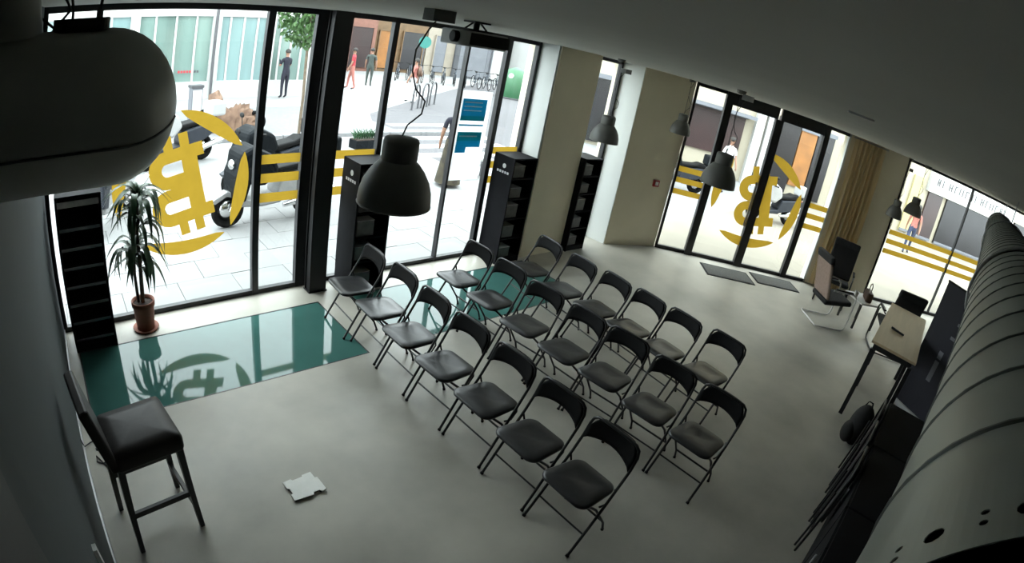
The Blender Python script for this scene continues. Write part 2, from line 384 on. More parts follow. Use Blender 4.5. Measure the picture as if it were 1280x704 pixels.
def stripes(label, T, x0, x1):
    t = thing('gold_stripe_decal', label, 'window stripe'); t.matrix_world = T
    for z in (1.425, 1.235, 1.035):
        m = MB(); m.add([(x0, 0, z-0.047), (x1, 0, z-0.047), (x1, 0, z+0.047), (x0, 0, z+0.047)], [(0, 1, 2, 3)]); m.build('stripe', 'gold', t)
stripes('three gold stripes on the pane left of the steel column', TR(0, YA-0.012, 0), 1.87, 2.295)
stripes('three gold stripes on the pane right of the steel column', TR(0, YA-0.012, 0), 2.425, 3.175)
stripes('three gold stripes on the pane beside the greige pier', TR(0, YA-0.012, 0), 4.90, 5.35)
stripes('three gold stripes on the left side pane of the street door', BT(0.012), 2.47, 2.96)
stripes('three gold stripes on the right side pane of the street door', BT(0.012), 5.06, 5.46)
stripes('three gold stripes across the far window behind the table', BT(0.012), 7.05, 11.5)

# poster on the glass leaf
t = thing('notice_poster', 'blue and white notice poster on the glass leaf', 'poster', (4.50, YA-0.012, 0))
m = MB(); m.box(-0.235, 0.235, -0.002, 0.002, 1.05, 2.17); m.build('sheet', 'poster_white', t)
for z0, z1, mt_ in ((1.86, 2.07, 'poster_blue'), (1.80, 1.86, 'poster_teal'), (1.735, 1.755, 'poster_blue'), (1.55, 1.66, 'poster_teal'), (1.47, 1.55, 'poster_blue'), (1.40, 1.47, 'poster_blue')):
    m = MB(); m.box(-0.21, 0.17 if z0 > 1.45 else -0.05, -0.005, -0.0025, z0, z1); m.build('printed_band', mt_, t)
for z in (1.92, 1.97, 2.02, 1.60):
    m = MB(); m.box(-0.18, 0.10, -0.0065, -0.0055, z, z+0.014); m.build('text_line', 'white_print', t)

# ------------------------------------------------------------------ facade B: street door and far window
def b_box(name, mt_, parent, t0, t1, d0, d1, z0, z1):
    m = MB(); m.box(t0, t1, d0, d1, z0, z1, BT()); return m.build(name, mt_, parent)
def b_pane(idx, t0, t1, zt, label, kind='window'):
    e = empty('%s_%d' % (kind, idx)); tag(e, label, kind='structure')
    b_box('bottom_rail', 'black_frame', e, t0, t1, -0.03, 0.03, 0, 0.06)
    b_box('top_rail', 'black_frame', e, t0, t1, -0.03, 0.03, zt, H)
    b_box('pane', 'glass', e, t0, t1, -0.005, 0.005, 0.06, zt)
    return e
e = b_pane(9, 2.46, 3.03, H-0.06, 'side pane left of the street door')
b_box('mullion', 'black_frame', e, 2.43, 2.47, -0.03, 0.03, 0, H); b_box('mullion', 'black_frame', e, 2.97, 3.10, -0.05, 0.04, 0, H)
e = b_pane(1, 3.10, 3.97, 2.70, 'glass street door leaf with the left half of the ring emblem', 'door')
b_box('stile', 'black_frame', e, 3.93, 4.03, -0.05, 0.04, 0, 2.70); b_box('door_handle', 'alu', e, 3.86, 3.89, -0.10, -0.07, 0.75, 1.55)
e = b_pane(2, 4.03, 4.93, 2.70, 'glass street door leaf with the right half of the ring emblem', 'door')
b_box('stile', 'black_frame', e, 4.03, 4.08, -0.05, 0.04, 0, 2.70)
e = b_pane(10, 4.93, 5.50, H-0.06, 'side pane between street door and curtain')
b_box('mullion', 'black_frame', e, 4.93, 5.04, -0.05, 0.04, 0, H); b_box('mullion', 'white_plaster', e, 5.46, 5.50, -0.03, 0.03, 0, H)
e = b_pane(11, 6.985, 11.6, H-0.05, 'far window behind the long table')
for tt in (7.0, 9.0, 11.58): b_box('mullion', 'black_frame', e, tt-0.015, tt+0.015, -0.03, 0.03, 0, H)

# door mats
for t0, t1, d0, d1, lab in ((3.2, 4.1, 0.32, 0.85, 'grey doormat in front of the left street door leaf'), (4.2, 5.08, 0.22, 0.70, 'grey doormat in front of the right street door leaf')):
    t = thing('doormat', lab, 'doormat', group='doormats'); t.matrix_world = BT()
    m = MB(); m.box(t0+0.03, t1-0.03, -d1+0.03, -d0-0.03, 0, 0.014); m.build('pile', 'mat_grey', t)
    m = MB()
    for a in ((t0, t1, -d1, -d1+0.03), (t0, t1, -d0-0.03, -d0), (t0, t0+0.03, -d1+0.03, -d0-0.03), (t1-0.03, t1, -d1+0.03, -d0-0.03)): m.box(*a, 0, 0.010)
    m.build('border', 'black_fabric', t)

# curtain on the right wall
t = thing('curtain', 'beige curtain hanging in folds beside the street door', 'curtain'); t.matrix_world = BT()
m = MB(); n = 70; vs = []
for i in range(n+1):
    f = i/n; x = 5.56 + 0.74*f; y = -0.10 + 0.045*math.sin(f*2*PI*8) + 0.015*math.sin(f*31)
    vs += [(x, y, 0.04), (x + 0.01*math.sin(i), y*1.0, 1.4), (x*0.98+0.118, y*0.8-0.02, H-0.04)]
m.add(vs, [q for i in range(n) for q in ((i*3, i*3+3, i*3+4, i*3+1), (i*3+1, i*3+4, i*3+5, i*3+2))], True); m.build('fabric', 'curtain', t)
m = MB(); m.tube([(5.52, -0.10, H-0.03), (6.36, -0.10, H-0.03)], 0.012); m.build('rail', 'alu', t)

# fire call point
t = thing('fire_call_point', 'small red fire call point on the corner wall', 'alarm'); 
d = (Vector((*W2c, 0)) - Vector((*W2b, 0))).normalized(); nrm = Vector((d.y, -d.x, 0)); p = Vector((*W2b, 0)) + d*0.70
Tm = Matrix((d, -nrm, Vector((0,0,1)))).transposed().to_4x4(); Tm.translation = p + nrm*0.001 + Vector((0,0,1.11)); t.matrix_world = Tm
m = MB(); m.box(-0.055, 0.055, -0.045, 0, -0.055, 0.055); m.build('housing', 'red', t, 0.006)
m = MB(); m.box(-0.03, 0.03, -0.05, -0.045, -0.03, 0.03); m.build('button', 'white_print', t)

# ------------------------------------------------------------------ folding chairs
def make_chair():
    root = thing('folding_chair', 'x', 'chair')
    for s in (1, -1):
        m = MB(); m.tube([(-0.20, s*0.212, 0.0), (-0.08, s*0.21, 0.205), (0.09, s*0.205, 0.49), (0.155, s*0.205, 0.605), (0.185, s*0.203, 0.69), (0.192, s*0.19, 0.735), (0.195, s*0.16, 0.757), (0.197, s*0.10, 0.762), (0.197, 0, 0.763)], 0.0105, 8)
        m.build('leg', 'chair_frame', root)
    for s in (1, -1):
        m = MB(); m.tube([(-0.12, s*0.175, 0.41), (-0.02, s*0.178, 0.32), (0.14, s*0.182, 0.10), (0.17, s*0.182, 0.025), (0.175, s*0.182, 0.0)], 0.0095, 8)
        m.build('leg', 'chair_frame', root)
        m = MB(); m.tube([(0.075, s*0.198, 0.47), (0.095, s*0.192, 0.40), (0.06, s*0.186, 0.335), (0.0, s*0.182, 0.34)], 0.0075, 6); m.build('hinge_link', 'chair_frame', root)
    m = MB(); m.tube([(-0.105, -0.212, 0.16), (-0.105, 0.212, 0.16)], 0.007, 6); m.build('stretcher', 'chair_frame', root)
    m = MB(); m.tube([(0.135, -0.182, 0.11), (0.135, 0.182, 0.11)], 0.0085, 6); m.build('stretcher', 'chair_frame', root)
    # seat: rounded, narrower at the back, slight dish
    pts = []
    for x, y in rrect(-0.215, 0.155, -0.195, 0.195, 0.07, 6):
        k = 1.0 - 0.12*max(0, (x+0.05)/0.2); pts.append((x, y*k))
    m = MB(); n = len(pts)
    lay = [(0.90, 0.413), (1.0, 0.418), (1.0, 0.432), (0.93, 0.441), (0.6, 0.437), (0.25, 0.434)]
    vs = []
    for k, z in lay: vs += [((x+0.03)*k - 0.03, y*k, z - (x)*0.055) for x, y in pts]
    fs = [tuple(range(n))[::-1]]
    for i in range(len(lay)-1): fs += [(i*n+j, i*n+(j+1) % n, (i+1)*n+(j+1) % n, (i+1)*n+j) for j in range(n)]
    fs.append(tuple(range((len(lay)-1)*n, len(lay)*n))); m.add(vs, fs, True); m.build('seat', 'chair_seat', root)
    # backrest: curved panel, rounded top, arched lower edge
    m = MB(); nx = 16; nz = 5; front = []; back = []
    for i in range(nx+1):
        f = -1 + 2*i/nx; y = 0.196*f
        zt = 0.758 - 0.075*max(0, (abs(f)-0.62)/0.38)**2; zb = 0.600 + 0.040*(1-f*f) 
        if abs(f) > 0.9: zb -= 0.01
        for j in range(nz+1):
            z = zb + (zt-zb)*j/nz; x = 0.150 + (z-0.60)*0.28 + 0.028*(1-f*f) + 0.0
            front.append((x-0.009, y, z)); back.append((x+0.011, y, z))
    N = len(front); w1 = nz+1; fs = []
    for i in range(nx):
        for j in range(nz):
            a = i*w1+j; fs.append((a, a+w1, a+w1+1, a+1)); fs.append((N+a, N+a+1, N+a+w1+1, N+a+w1))
        fs.append((i*w1, N+i*w1, N+(i+1)*w1, (i+1)*w1)); fs.append((i*w1+nz, (i+1)*w1+nz, N+(i+1)*w1+nz, N+i*w1+nz))
    for j in range(nz): fs.append((j, j+1, N+j+1, N+j)); e_ = nx*w1; fs.append((e_+j, N+e_+j, N+e_+j+1, e_+j+1))
    m.add(front+back, fs, True); m.build('backrest', 'chair_back', root)
    for s in (1, -1):
        m = MB(); m.tube([(-0.20, s*0.212, 0.0), (-0.192, s*0.212, 0.014)], 0.0135, 8); m.build('foot_cap', 'plastic_black', root)
        m = MB(); m.tube([(0.175, s*0.182, 0.0), (0.174, s*0.182, 0.014)], 0.0125, 8); m.build('foot_cap', 'plastic_black', root)
    return root
ordn = ['first', 'second', 'third', 'fourth', 'fifth', 'sixth', 'seventh']
rows = [
 [(2.69, 4.06, -3), (2.72, 3.59, -1), (2.70, 3.11, -1), (2.685, 2.63, 1), (2.68, 2.14, -1), (2.645, 1.65, -2), (2.60, 1.17, -4)],
 [(3.79, 3.80, 0), (3.78, 3.32, 2), (3.74, 2.815, 5), (3.74, 2.31, -1), (3.76, 1.877, 2), (3.72, 1.38, 0), (3.71, 0.905, -3)],
 [(4.73, 3.66, -8), (4.68, 3.13, -7), (4.68, 2.67, -9), (4.67, 2.24, -8), (4.65, 1.81, -8), (4.67, 1.33, -7)]]
rown = ['front row nearest the stool', 'middle row', 'rear row by the door']
chair0 = make_chair(); first = True
for r, row in enumerate(rows):
    for i, (bx, by, ro) in enumerate(row):
        o = chair0 if first else copy_tree(chair0); first = False
        a = math.radians(ro)
        o.location = (bx - 0.195*math.cos(a), by - 0.195*math.sin(a), 0.0012); o.rotation_euler = (0, 0, a)
        o['label'] = 'black folding chair, %s in the %s, counted from the shop windows' % (ordn[i], rown[r])
        o['group'] = 'folding chairs set out in rows'

# ------------------------------------------------------------------ pendant lamps
def make_lamp():
    root = thing('pendant_lamp', 'x', 'lamp', group='dome pendant lamps')     # origin at the rim centre
    prof = [(0.175, 0.0), (0.177, 0.02), (0.172, 0.065), (0.157, 0.115), (0.130, 0.162), (0.098, 0.2), (0.078, 0.215)]
    m = MB(); m.lathe(prof, 32); m.build('shade', 'lamp', root)
    m = MB(); m.lathe([(r-0.004, z) for r, z in prof][::-1], 32); m.build('shade_lining', 'lamp_in', root)
    m = MB(); m.lathe([(0.082, 0.21), (0.086, 0.222), (0.086, 0.30), (0.078, 0.317), (0.03, 0.325), (0.012, 0.327)], 24, cap1=True); m.build('cap', 'lamp', root)
    m = MB(); m.tube([(0.175*math.cos(2*PI*k/32), 0.175*math.sin(2*PI*k/32), 0.002) for k in range(32)], 0.005, 6, closed=True); m.build('rim', 'lamp', root)
    m = MB(); m.ell((0, 0, 0.12), (0.035, 0.035, 0.05), 12, 8); m.build('bulb', 'lamp_in', root)
    return root
lamp0 = make_lamp()
lamps = [(1.455, 2.09, 1.925, 1.0, 'large dark dome pendant lamp hanging over the glass floor', True),
         (5.56, 3.87, 1.82, 1.0, 'dome pendant lamp hanging before the narrow window', False),
         (7.78, 4.06, 1.975, 0.93, 'dome pendant lamp hanging against the corner wall', False),
         (5.05, 2.09, 1.895, 1.0, 'dome pendant lamp hanging before the left edge of the street door', False),
         (10.35, 0.745, 1.755, 0.9, 'dark dome pendant lamp hanging before the right wall', False),
         (10.5, 0.43, 1.925, 1.0, 'dome pendant lamp hanging before the far window', False)]
for i, (x, y, z, sc, lab, wavy) in enumerate(lamps):
    o = lamp0 if i == 0 else copy_tree(lamp0)
    z += 0.055; o.location = (x, y, z); o['label'] = lab; o.scale = (sc, sc, 1)
    h = H - z
    if wavy:
        pts = [(0, 0, 0.327), (0.012, -0.01, 0.38), (0.055, -0.045, 0.44), (0.06, -0.05, 0.50), (0.02, -0.02, 0.55), (0.0, 0.0, 0.63), (0.0, 0.0, 0.73), (0.03, -0.03, 0.83), (0.05, -0.045, h-0.05)]
    else: pts = [(0, 0, 0.327), (0.006, 0, 0.37+0.5*(h-0.37)), (0, 0, h-0.03)]
    m = MB(); m.tube(pts, 0.004, 6); m.build('cord', 'cable', o)
    m = MB()
    if wavy: m.box(-0.01, 0.11, -0.10, -0.02, h-0.055, h)
    else: m.lathe([(0.05, h), (0.045, h-0.03), (0.02, h-0.04)], 12, cap1=True)
    m.build('ceiling_box', 'lamp', o)

# ------------------------------------------------------------------ projector on the ceiling
t = thing('ceiling_projector', 'grey video projector mounted under the ceiling', 'projector', (2.27, 2.67, 2.745), math.radians(-5))
m = MB(); m.prism(rrect(-0.17, 0.17, -0.13, 0.13, 0.03), 0.0, 0.095); m.build('body', 'plastic_grey', t, 0.008)
m = MB(); m.prism(rrect(-0.172, 0.05, -0.132, 0.0, 0.01), 0.095, 0.10); m.build('top_cover', 'plastic_black', t)
m = MB(); m.lathe([(0.036, 0.0), (0.036, 0.03), (0.028, 0.032)], 16, TR(-0.17, -0.06, 0.05) @ Matrix.Rotation(-PI/2, 4, 'Y'), cap1=True); m.build('lens', 'plastic_black', t)
m = MB(); m.box(-0.12, 0.168, -0.134, -0.128, 0.012, 0.085); m.build('vent_grille', 'plastic_black', t)
m = MB(); m.box(-0.09, 0.09, -0.05, 0.05, 0.10, 0.11); m.tube([(0, 0, 0.11), (0, 0, H-2.745)], 0.02, 10); m.box(-0.06, 0.06, -0.06, 0.06, H-2.745-0.01, H-2.745)
for sx in (-1, 1): m.tube([(sx*0.08, 0, 0.11), (sx*0.03, 0, 0.15)], 0.006, 6)
m.build('mount', 'plastic_black', t)

# ceiling slot and spots
t = thing('ceiling_slot_light', 'short unlit slot light painted white for its glint', 'light fitting', (2.19, 0.395, H), math.radians(-68))
m = MB(); m.box(-0.055, 0.055, -0.012, 0.012, -0.006, 0.0); m.build('frame', 'white_print', t); m = MB(); m.box(-0.05, 0.05, -0.008, 0.008, -0.008, -0.006); m.build('diffuser', 'white_print', t)  # white frame stands in for a glint on the fitting

# ------------------------------------------------------------------ duct along the right
u = Vector((0.9961947, -0.0871557, 0)); v = Vector((-0.0871557, -0.9961947, 0)); c0 = v*0.245 + Vector((0, 0, 2.5))
DT = Matrix((v, Vector((0,0,1)), u)).transposed().to_4x4(); DT.translation = c0       # local z along the duct
duct = thing('spiral_duct', 'large galvanised round ventilation duct running below the ceiling', 'duct'); duct.matrix_world = DT
m = MB(); m.lathe([(0.2, 0.42), (0.2, 10.2)], 96); m.build('pipe', 'duct', duct)
m = MB(); n = 40; turns = (10.2-0.45)/0.17; tot = int(turns*n)
prev = None; vs = []; fs = []
for i in range(tot+1):
    a = 2*PI*i/n; z = 0.45 + 0.17*i/n
    for dr, dz in ((0.0, -0.005), (0.003, -0.002), (0.003, 0.002), (0.0, 0.005)): vs.append(((0.2+dr)*math.cos(a), (0.2+dr)*math.sin(a), z+dz))
    if i: fs += [((i-1)*4+k, i*4+k, i*4+k+1, (i-1)*4+k+1) for k in range(3)]
m.add(vs, fs, False); m.build('lock_seam', 'duct_seam', duct)
m = MB(); m.lathe([(0.2, 10.2), (0.0005, 10.2)], 48); m.build('end_cap', 'duct', duct)
# perforated end collar with punched holes
col_ = MB(); col_.lathe([(0.2008, 0.315), (0.2008, 0.425), (0.1995, 0.425), (0.1995, 0.315), (0.2008, 0.315)], 128); collar = col_.build('end_collar', 'duct', duct)
cut = MB()
holes = []
for k in range(18):
    a = math.radians(30 + k*20)
    holes.append((a, 0.350, 0.0085))
    holes += [(a + math.radians(9), 0.343, 0.0036), (a + math.radians(9), 0.357, 0.0036)]
for a, z, r in holes:
    cut.lathe([(r, -0.02), (r, 0.02)], 10, Matrix.Rotation(a, 4, 'Z') @ TR(0.2025, 0, z) @ Matrix.Rotation(PI/2, 4, 'Y'), cap0=True, cap1=True)
cme = bpy.data.meshes.new('cut'); cme.from_pydata(cut.v, [], cut.f)
bmc = bmesh.new(); bmc.from_mesh(cme); bmesh.ops.remove_doubles(bmc, verts=bmc.verts, dist=1e-5); bmesh.ops.recalc_face_normals(bmc, faces=bmc.faces); bmc.to_mesh(cme); bmc.free()
bmc = bmesh.new(); bmc.from_mesh(collar.data); bmesh.ops.remove_doubles(bmc, verts=bmc.verts, dist=1e-5); bmesh.ops.recalc_face_normals(bmc, faces=bmc.faces); bmc.to_mesh(collar.data); bmc.free()
cuto = bpy.data.objects.new('cut', cme); C.objects.link(cuto); cuto.parent = duct
bo = collar.modifiers.new('punch', 'BOOLEAN'); bo.object = cuto; bo.operation = 'DIFFERENCE'; bo.solver = 'EXACT'
bpy.context.view_layer.update()
dg = bpy.context.evaluated_depsgraph_get(); nm = bpy.data.meshes.new_from_object(collar.evaluated_get(dg)); collar.modifiers.clear(); nm.polygons.foreach_set('use_smooth', [False]*len(nm.polygons)); collar.data = nm
bpy.data.objects.remove(cuto)
m = MB(); m.lathe([(0.196, 0.318), (0.196, 0.42)], 48); m.build('inner_sleeve', 'plastic_black', duct)
for z in (2.2, 5.2, 8.2):
    m = MB(); m.tube([(0.21*math.cos(a), 0.21*math.sin(a), z) for a in [2*PI*k/32 for k in range(32)]], 0.006, 6, closed=True); m.tube([(0, 0.21, z), (0, H-2.5, z)], 0.005, 6); m.build('hanger', 'alu', duct)

# ------------------------------------------------------------------ rounded canister beside the side wall
can = thing('ceiling_canister', 'large dark rounded metal canister jutting from the side wall under the ceiling', 'ventilation unit', (XL, 1.2, 2.617))
prof = [(0.16, 0.0), (0.16, 0.37)] + [(0.16*math.cos(a), 0.37 + 0.148*math.sin(a)) for a in [PI/2*k/10 for k in range(1, 10)]] + [(0.004, 0.518)]
m = MB(); m.lathe(prof, 48, Matrix.Rotation(PI/2, 4, 'Y')); m.build('shell', 'canister', can)
m = MB(); sa = math.radians(200)
m.tube([(0.02, 0.1605*math.cos(sa), 0.1605*math.sin(sa)), (0.37, 0.1605*math.cos(sa), 0.1605*math.sin(sa))] + [(0.37+0.1485*math.sin(a), 0.1605*math.cos(a)*math.cos(sa), 0.1605*math.cos(a)*math.sin(sa)) for a in [PI/2*k/8 for k in range(1, 7)]], 0.003, 6); m.build('seam', 'duct_seam', can)
m = MB(); m.prism(rrect(0.24, 0.36, -0.04, 0.06, 0.03), 0.14, 0.182); m.build('top_cap', 'plastic_black', can)
m = MB(); m.tube([(0.15, 0.0, H-2.617), (0.15, 0.0, 0.25), (0.155, 0.0, 0.15)], [0.055, 0.055, 0.065], 16); m.build('inlet_pipe', 'canister', can)
for k, (x, dx) in enumerate(((0.215, 0.03), (0.235, -0.02), (0.26, 0.01))):
    m = MB(); m.tube([(x, 0.02, H-2.617), (x+dx, 0.02, 0.25), (x+dx*2, 0.02, 0.20), (x+0.02, 0.01, 0.155)], 0.0035, 6); m.build('cable', 'cable', can)
m = MB(); m.tube([(0.34, 0.03, H-2.617), (0.345, 0.03, 0.24), (0.335, 0.02, 0.175)], 0.004, 6); m.build('cable', 'cable', can)

# ------------------------------------------------------------------ display racks
def rack(label, x0, y1, front, slanted=False, printed=False):
    wd, dp, ht = 0.42, 0.36, 1.42
    t = thing('display_rack', label, 'display rack', (x0+wd/2, front, 0), group='black display racks')
    for s in (-1, 1):
        m = MB(); m.box(s*wd/2-(0.02 if s > 0 else 0), s*wd/2+(0.02 if s < 0 else 0), 0, dp, 0, ht); m.build('side_panel', 'rack', t)
    m = MB(); m.box(-wd/2+0.02, wd/2-0.02, dp-0.015, dp, 0.0, ht-0.02); m.build('back_panel', 'rack', t)
    m = MB(); m.box(-wd/2+0.02, wd/2-0.02, 0.0, dp, ht-0.02, ht); m.build('top_panel', 'rack', t)
    m = MB(); m.box(-wd/2+0.02, wd/2-0.02, 0.01, dp-0.015, 0.0, 0.07); m.build('plinth', 'rack', t)
    if slanted:
        zz = [0.10, 0.27, 0.44, 0.61, 0.78, 0.95, 1.12, 1.28]
        for z in zz[:-1]:
            m = MB(); T = TR(0, 0.03, z) @ Matrix.Rotation(math.radians(28), 4, 'X'); m.box(-wd/2+0.022, wd/2-0.022, 0, 0.26, 0, 0.01, T); sh = m.build('slanted_shelf', 'rack', t)
            m = MB(); m.box(-wd/2+0.022, wd/2-0.022, -0.008, 0, -0.002, 0.03, T); m.build('lip', 'rack_edge', sh)
        m = MB(); m.box(-wd/2+0.022, wd/2-0.022, 0.002, 0.012, 1.325, 1.375); m.build('header', 'alu', t)
    else:
        zz = [0.07, 0.35, 0.62, 0.89, 1.16]
        for z in zz[1:]:
            m = MB(); m.box(-wd/2+0.02, wd/2-0.02, 0.005, dp-0.015, z-0.018, z); m.build('shelf', 'rack', t)
    if printed:
        m = MB(); m.lathe([(0.03, 0), (0.03, 0.002)], 16, TR(-wd/2-0.0005, 0.16, ht-0.13) @ Matrix.Rotation(-PI/2, 4, 'Y'), cap1=True); m.build('round_mark', 'white_print', t)
        for k in range(5):
            m = MB(); m.box(-wd/2-0.0025, -wd/2-0.0005, 0.065+k*0.045, 0.095+k*0.045, ht-0.225, ht-0.195); m.build('mark', 'white_print', t)
    return t, zz, wd
rack('black leaflet rack with slanted shelves beside the potted palm', -0.185, 0, 4.61, slanted=True)
spec = [('black display rack behind the nearest folding chairs and big pendant lamp', 2.79, 4.65, True, 'second'),
        ('black display rack with white printed mark beside the greige pier', 4.93, 4.64, True, 'printed'),
        ('black display rack before the narrow window', 6.335, 4.62, False, 'narrow-window')]
for lab, x0, fy, pr, nm_ in spec:
    t, zz, wd = rack(lab, x0, 0, fy, printed=pr)
    for i, z in enumerate(zz):
        b = thing('booklet_stack', 'grey booklets, %s shelf up, in the %s rack' % (['lowest', 'second', 'third', 'fourth', 'top'][i], {'second': 'big lamp', 'printed': 'pier side printed', 'narrow-window': 'narrow window'}[nm_]) , 'booklets', (x0+wd/2-0.04, fy+0.05, z))
        hh = 0.13 + 0.02*((i*7) % 3)
        m = MB(); m.box(-0.11, 0.10, 0.0, 0.16, 0.0, hh); m.build('pages', 'booklet', b, 0.004)
        m = MB(); m.box(-0.112, 0.102, -0.002, 0.162, hh, hh+0.004); m.build('cover', 'white_print' if i % 2 == 0 else 'plastic_grey', b)

# ------------------------------------------------------------------ potted palm
pl = thing('potted_palm', 'tall potted dracaena with drooping green leaves before the shop window', 'plant', (0.56, 4.80, 0))
m = MB(); m.lathe([(0.085, 0.0), (0.09, 0.005), (0.108, 0.24), (0.118, 0.245), (0.12, 0.295), (0.11, 0.297), (0.10, 0.27)], 24, cap0=True); m.build('pot', 'terracotta', pl)
m = MB(); m.lathe([(0.125, 0.0), (0.135, 0.02), (0.125, 0.022), (0.09, 0.008)], 24, cap0=True); m.build('saucer', 'terracotta', pl)
m = MB(); m.lathe([(0.103, 0.262), (0.05, 0.272), (0.003, 0.275)], 16); m.build('soil', 'soil', pl)
m = MB(); m.tube([(0, 0, 0.25), (0.01, 0, 0.6), (0.005, 0.01, 0.95), (0.02, 0.0, 1.22)], [0.022, 0.02, 0.018, 0.012], 8); m.build('stem', 'bark', pl)
m = MB(); m.tube([(-0.04, 0.02, 0.25), (-0.05, 0.02, 0.55), (-0.03, 0.03, 0.78)], [0.017, 0.015, 0.01], 8); m.build('stem', 'bark', pl)
leafm = None
def leaf_mesh():
    m = MB(); n = 8; vs = []
    for i in range(n+1):
        f = i/n; wdt = 0.033*math.sin(PI*min(1, 0.12+0.88*f))**0.7 if f < 1 else 0.001
        x = 0.40*(f - 0.18*f*f*f); z = 0.16*math.sin(f*2.0) - 0.34*f*f*f - 0.05*f*f
        vs += [(x, -wdt, z + wdt*0.35), (x, 0, z), (x, wdt, z + wdt*0.35)]
    m.add(vs, [q for i in range(n) for q in ((i*3, i*3+3, i*3+4, i*3+1), (i*3+1, i*3+4, i*3+5, i*3+2))], True); return m
lf0 = None
def leaf(z, az, pit, sc, x=0.0, y=0.0):
    global lf0
    if lf0 is None: lf0 = leaf_mesh().build('leaf', 'leaf', pl); o = lf0
    else: o = lf0.copy(); C.objects.link(o); o.parent = pl
    o.location = (x, y, z); o.rotation_euler = (0, pit, az); o.scale = (sc,)*3
for cz, cx, cnt, s0 in ((1.22, 0.02, 22, 0.95), (1.02, 0.008, 14, 0.85), (0.78, -0.03, 20, 0.9), (0.62, 0.0, 8, 0.75)):
    for k in range(cnt):
        leaf(cz + random.uniform(-0.06, 0.06), k*2.4 + random.uniform(-0.3, 0.3), random.uniform(-0.75, 0.35), s0*random.uniform(0.75, 1.1), cx)

# ------------------------------------------------------------------ bar stool by the side wall
st = thing('bar_stool', 'dark high-backed bar stool standing beside the grey side wall', 'stool', (0.125, 2.51, 0), math.radians(7))
m = MB()
pts = rrect(-0.21, 0.22, -0.205, 0.205, 0.03, 4); n = len(pts); lay = [(0.98, 0.655), (1.0, 0.67), (1.0, 0.735), (0.95, 0.758), (0.6, 0.77), (0.2, 0.774)]; vs = []
for k, z in lay: vs += [(x*k, y*k, z) for x, y in pts]
fs = [tuple(range(n))[::-1]] + [(i*n+j, i*n+(j+1) % n, (i+1)*n+(j+1) % n, (i+1)*n+j) for i in range(len(lay)-1) for j in range(n)] + [tuple(range(5*n, 6*n))]
m.add(vs, fs, True); m.build('seat', 'leather', st)
m = MB(); TB = TR(-0.205, 0, 0.66) @ Matrix.Rotation(math.radians(-12), 4, 'Y'); m.box(-0.03, 0.03, -0.20, 0.20, 0.0, 0.44, TB); m.build('backrest', 'leather', st, 0.015)
for sx, sy in ((-1, -1), (1, -1), (-1, 1), (1, 1)):
    m = MB(); x0, y0 = sx*0.185, sy*0.175; x1, y1 = sx*(0.235 if sx < 0 else 0.205), sy*0.19
    m.add([(x+dx, y+dy, z) for (x, y, z, w_) in ((x1, y1, 0, 0.015), (x0, y0, 0.66, 0.021)) for dx, dy in ((-w_, -w_), (w_, -w_), (w_, w_), (-w_, w_))], [(0,3,2,1), (4,5,6,7), (0,1,5,4), (1,2,6,5), (2,3,7,6), (3,0,4,7)]); m.build('leg', 'dark_wood', st)
for sy in (-1, 1):
    m = MB(); m.box(-0.205, 0.185, sy*0.183-0.011, sy*0.183+0.011, 0.285, 0.325); m.build('stretcher', 'dark_wood', st)
m = MB(); m.box(0.18, 0.205, -0.18, 0.18, 0.20, 0.24); m.build('footrest', 'dark_wood', st)

# cable loop by the wall, white card on the floor
t = thing('floor_cable', 'black cable looped on the floor beside the side wall', 'cable', (-0.17, 3.32, 0))
m = MB(); pts = [(-0.115, -0.02, 0.12), (-0.105, 0.0, 0.03), (-0.05, 0.06, 0.006)] + [(0.02+0.085*math.cos(a), -0.06+0.13*math.sin(a), 0.006) for a in [math.radians(110 - k*24) for k in range(11)]] + [(-0.03, -0.10, 0.006), (0.06, -0.30, 0.006)]
m.tube(pts, 0.005, 6); m.build('lead', 'cable', t)
m = MB(); m.lathe([(0.014, 0), (0.014, 0.012)], 10, TR(-0.01, -0.03, 0), cap1=True); m.build('plug', 'plastic_black', t)
card = [(-0.12, -0.095), (0.02, -0.10), (0.03, -0.082), (0.075, -0.08), (0.085, -0.10), (0.12, -0.09), (0.118, 0.03), (0.10, 0.035), (0.098, 0.095), (0.03, 0.092), (0.024, 0.078), (-0.05, 0.075), (-0.06, 0.09), (-0.122, 0.085), (-0.12, 0.02), (-0.105, 0.015), (-0.103, -0.035), (-0.122, -0.04)]
t = thing('white_card', 'white notched card lying on the bare concrete floor', 'card', (1.11, 2.365, 0))
m = MB(); m.prism(card, 0.012, 0.02); m.build('sheet', 'paper', t)
m = MB(); m.prism([(x*0.93, y*0.93) for x, y in card], 0.0, 0.012); m.build('base', 'plastic_black', t)  # black layer stands in for the shadow along the card's edge

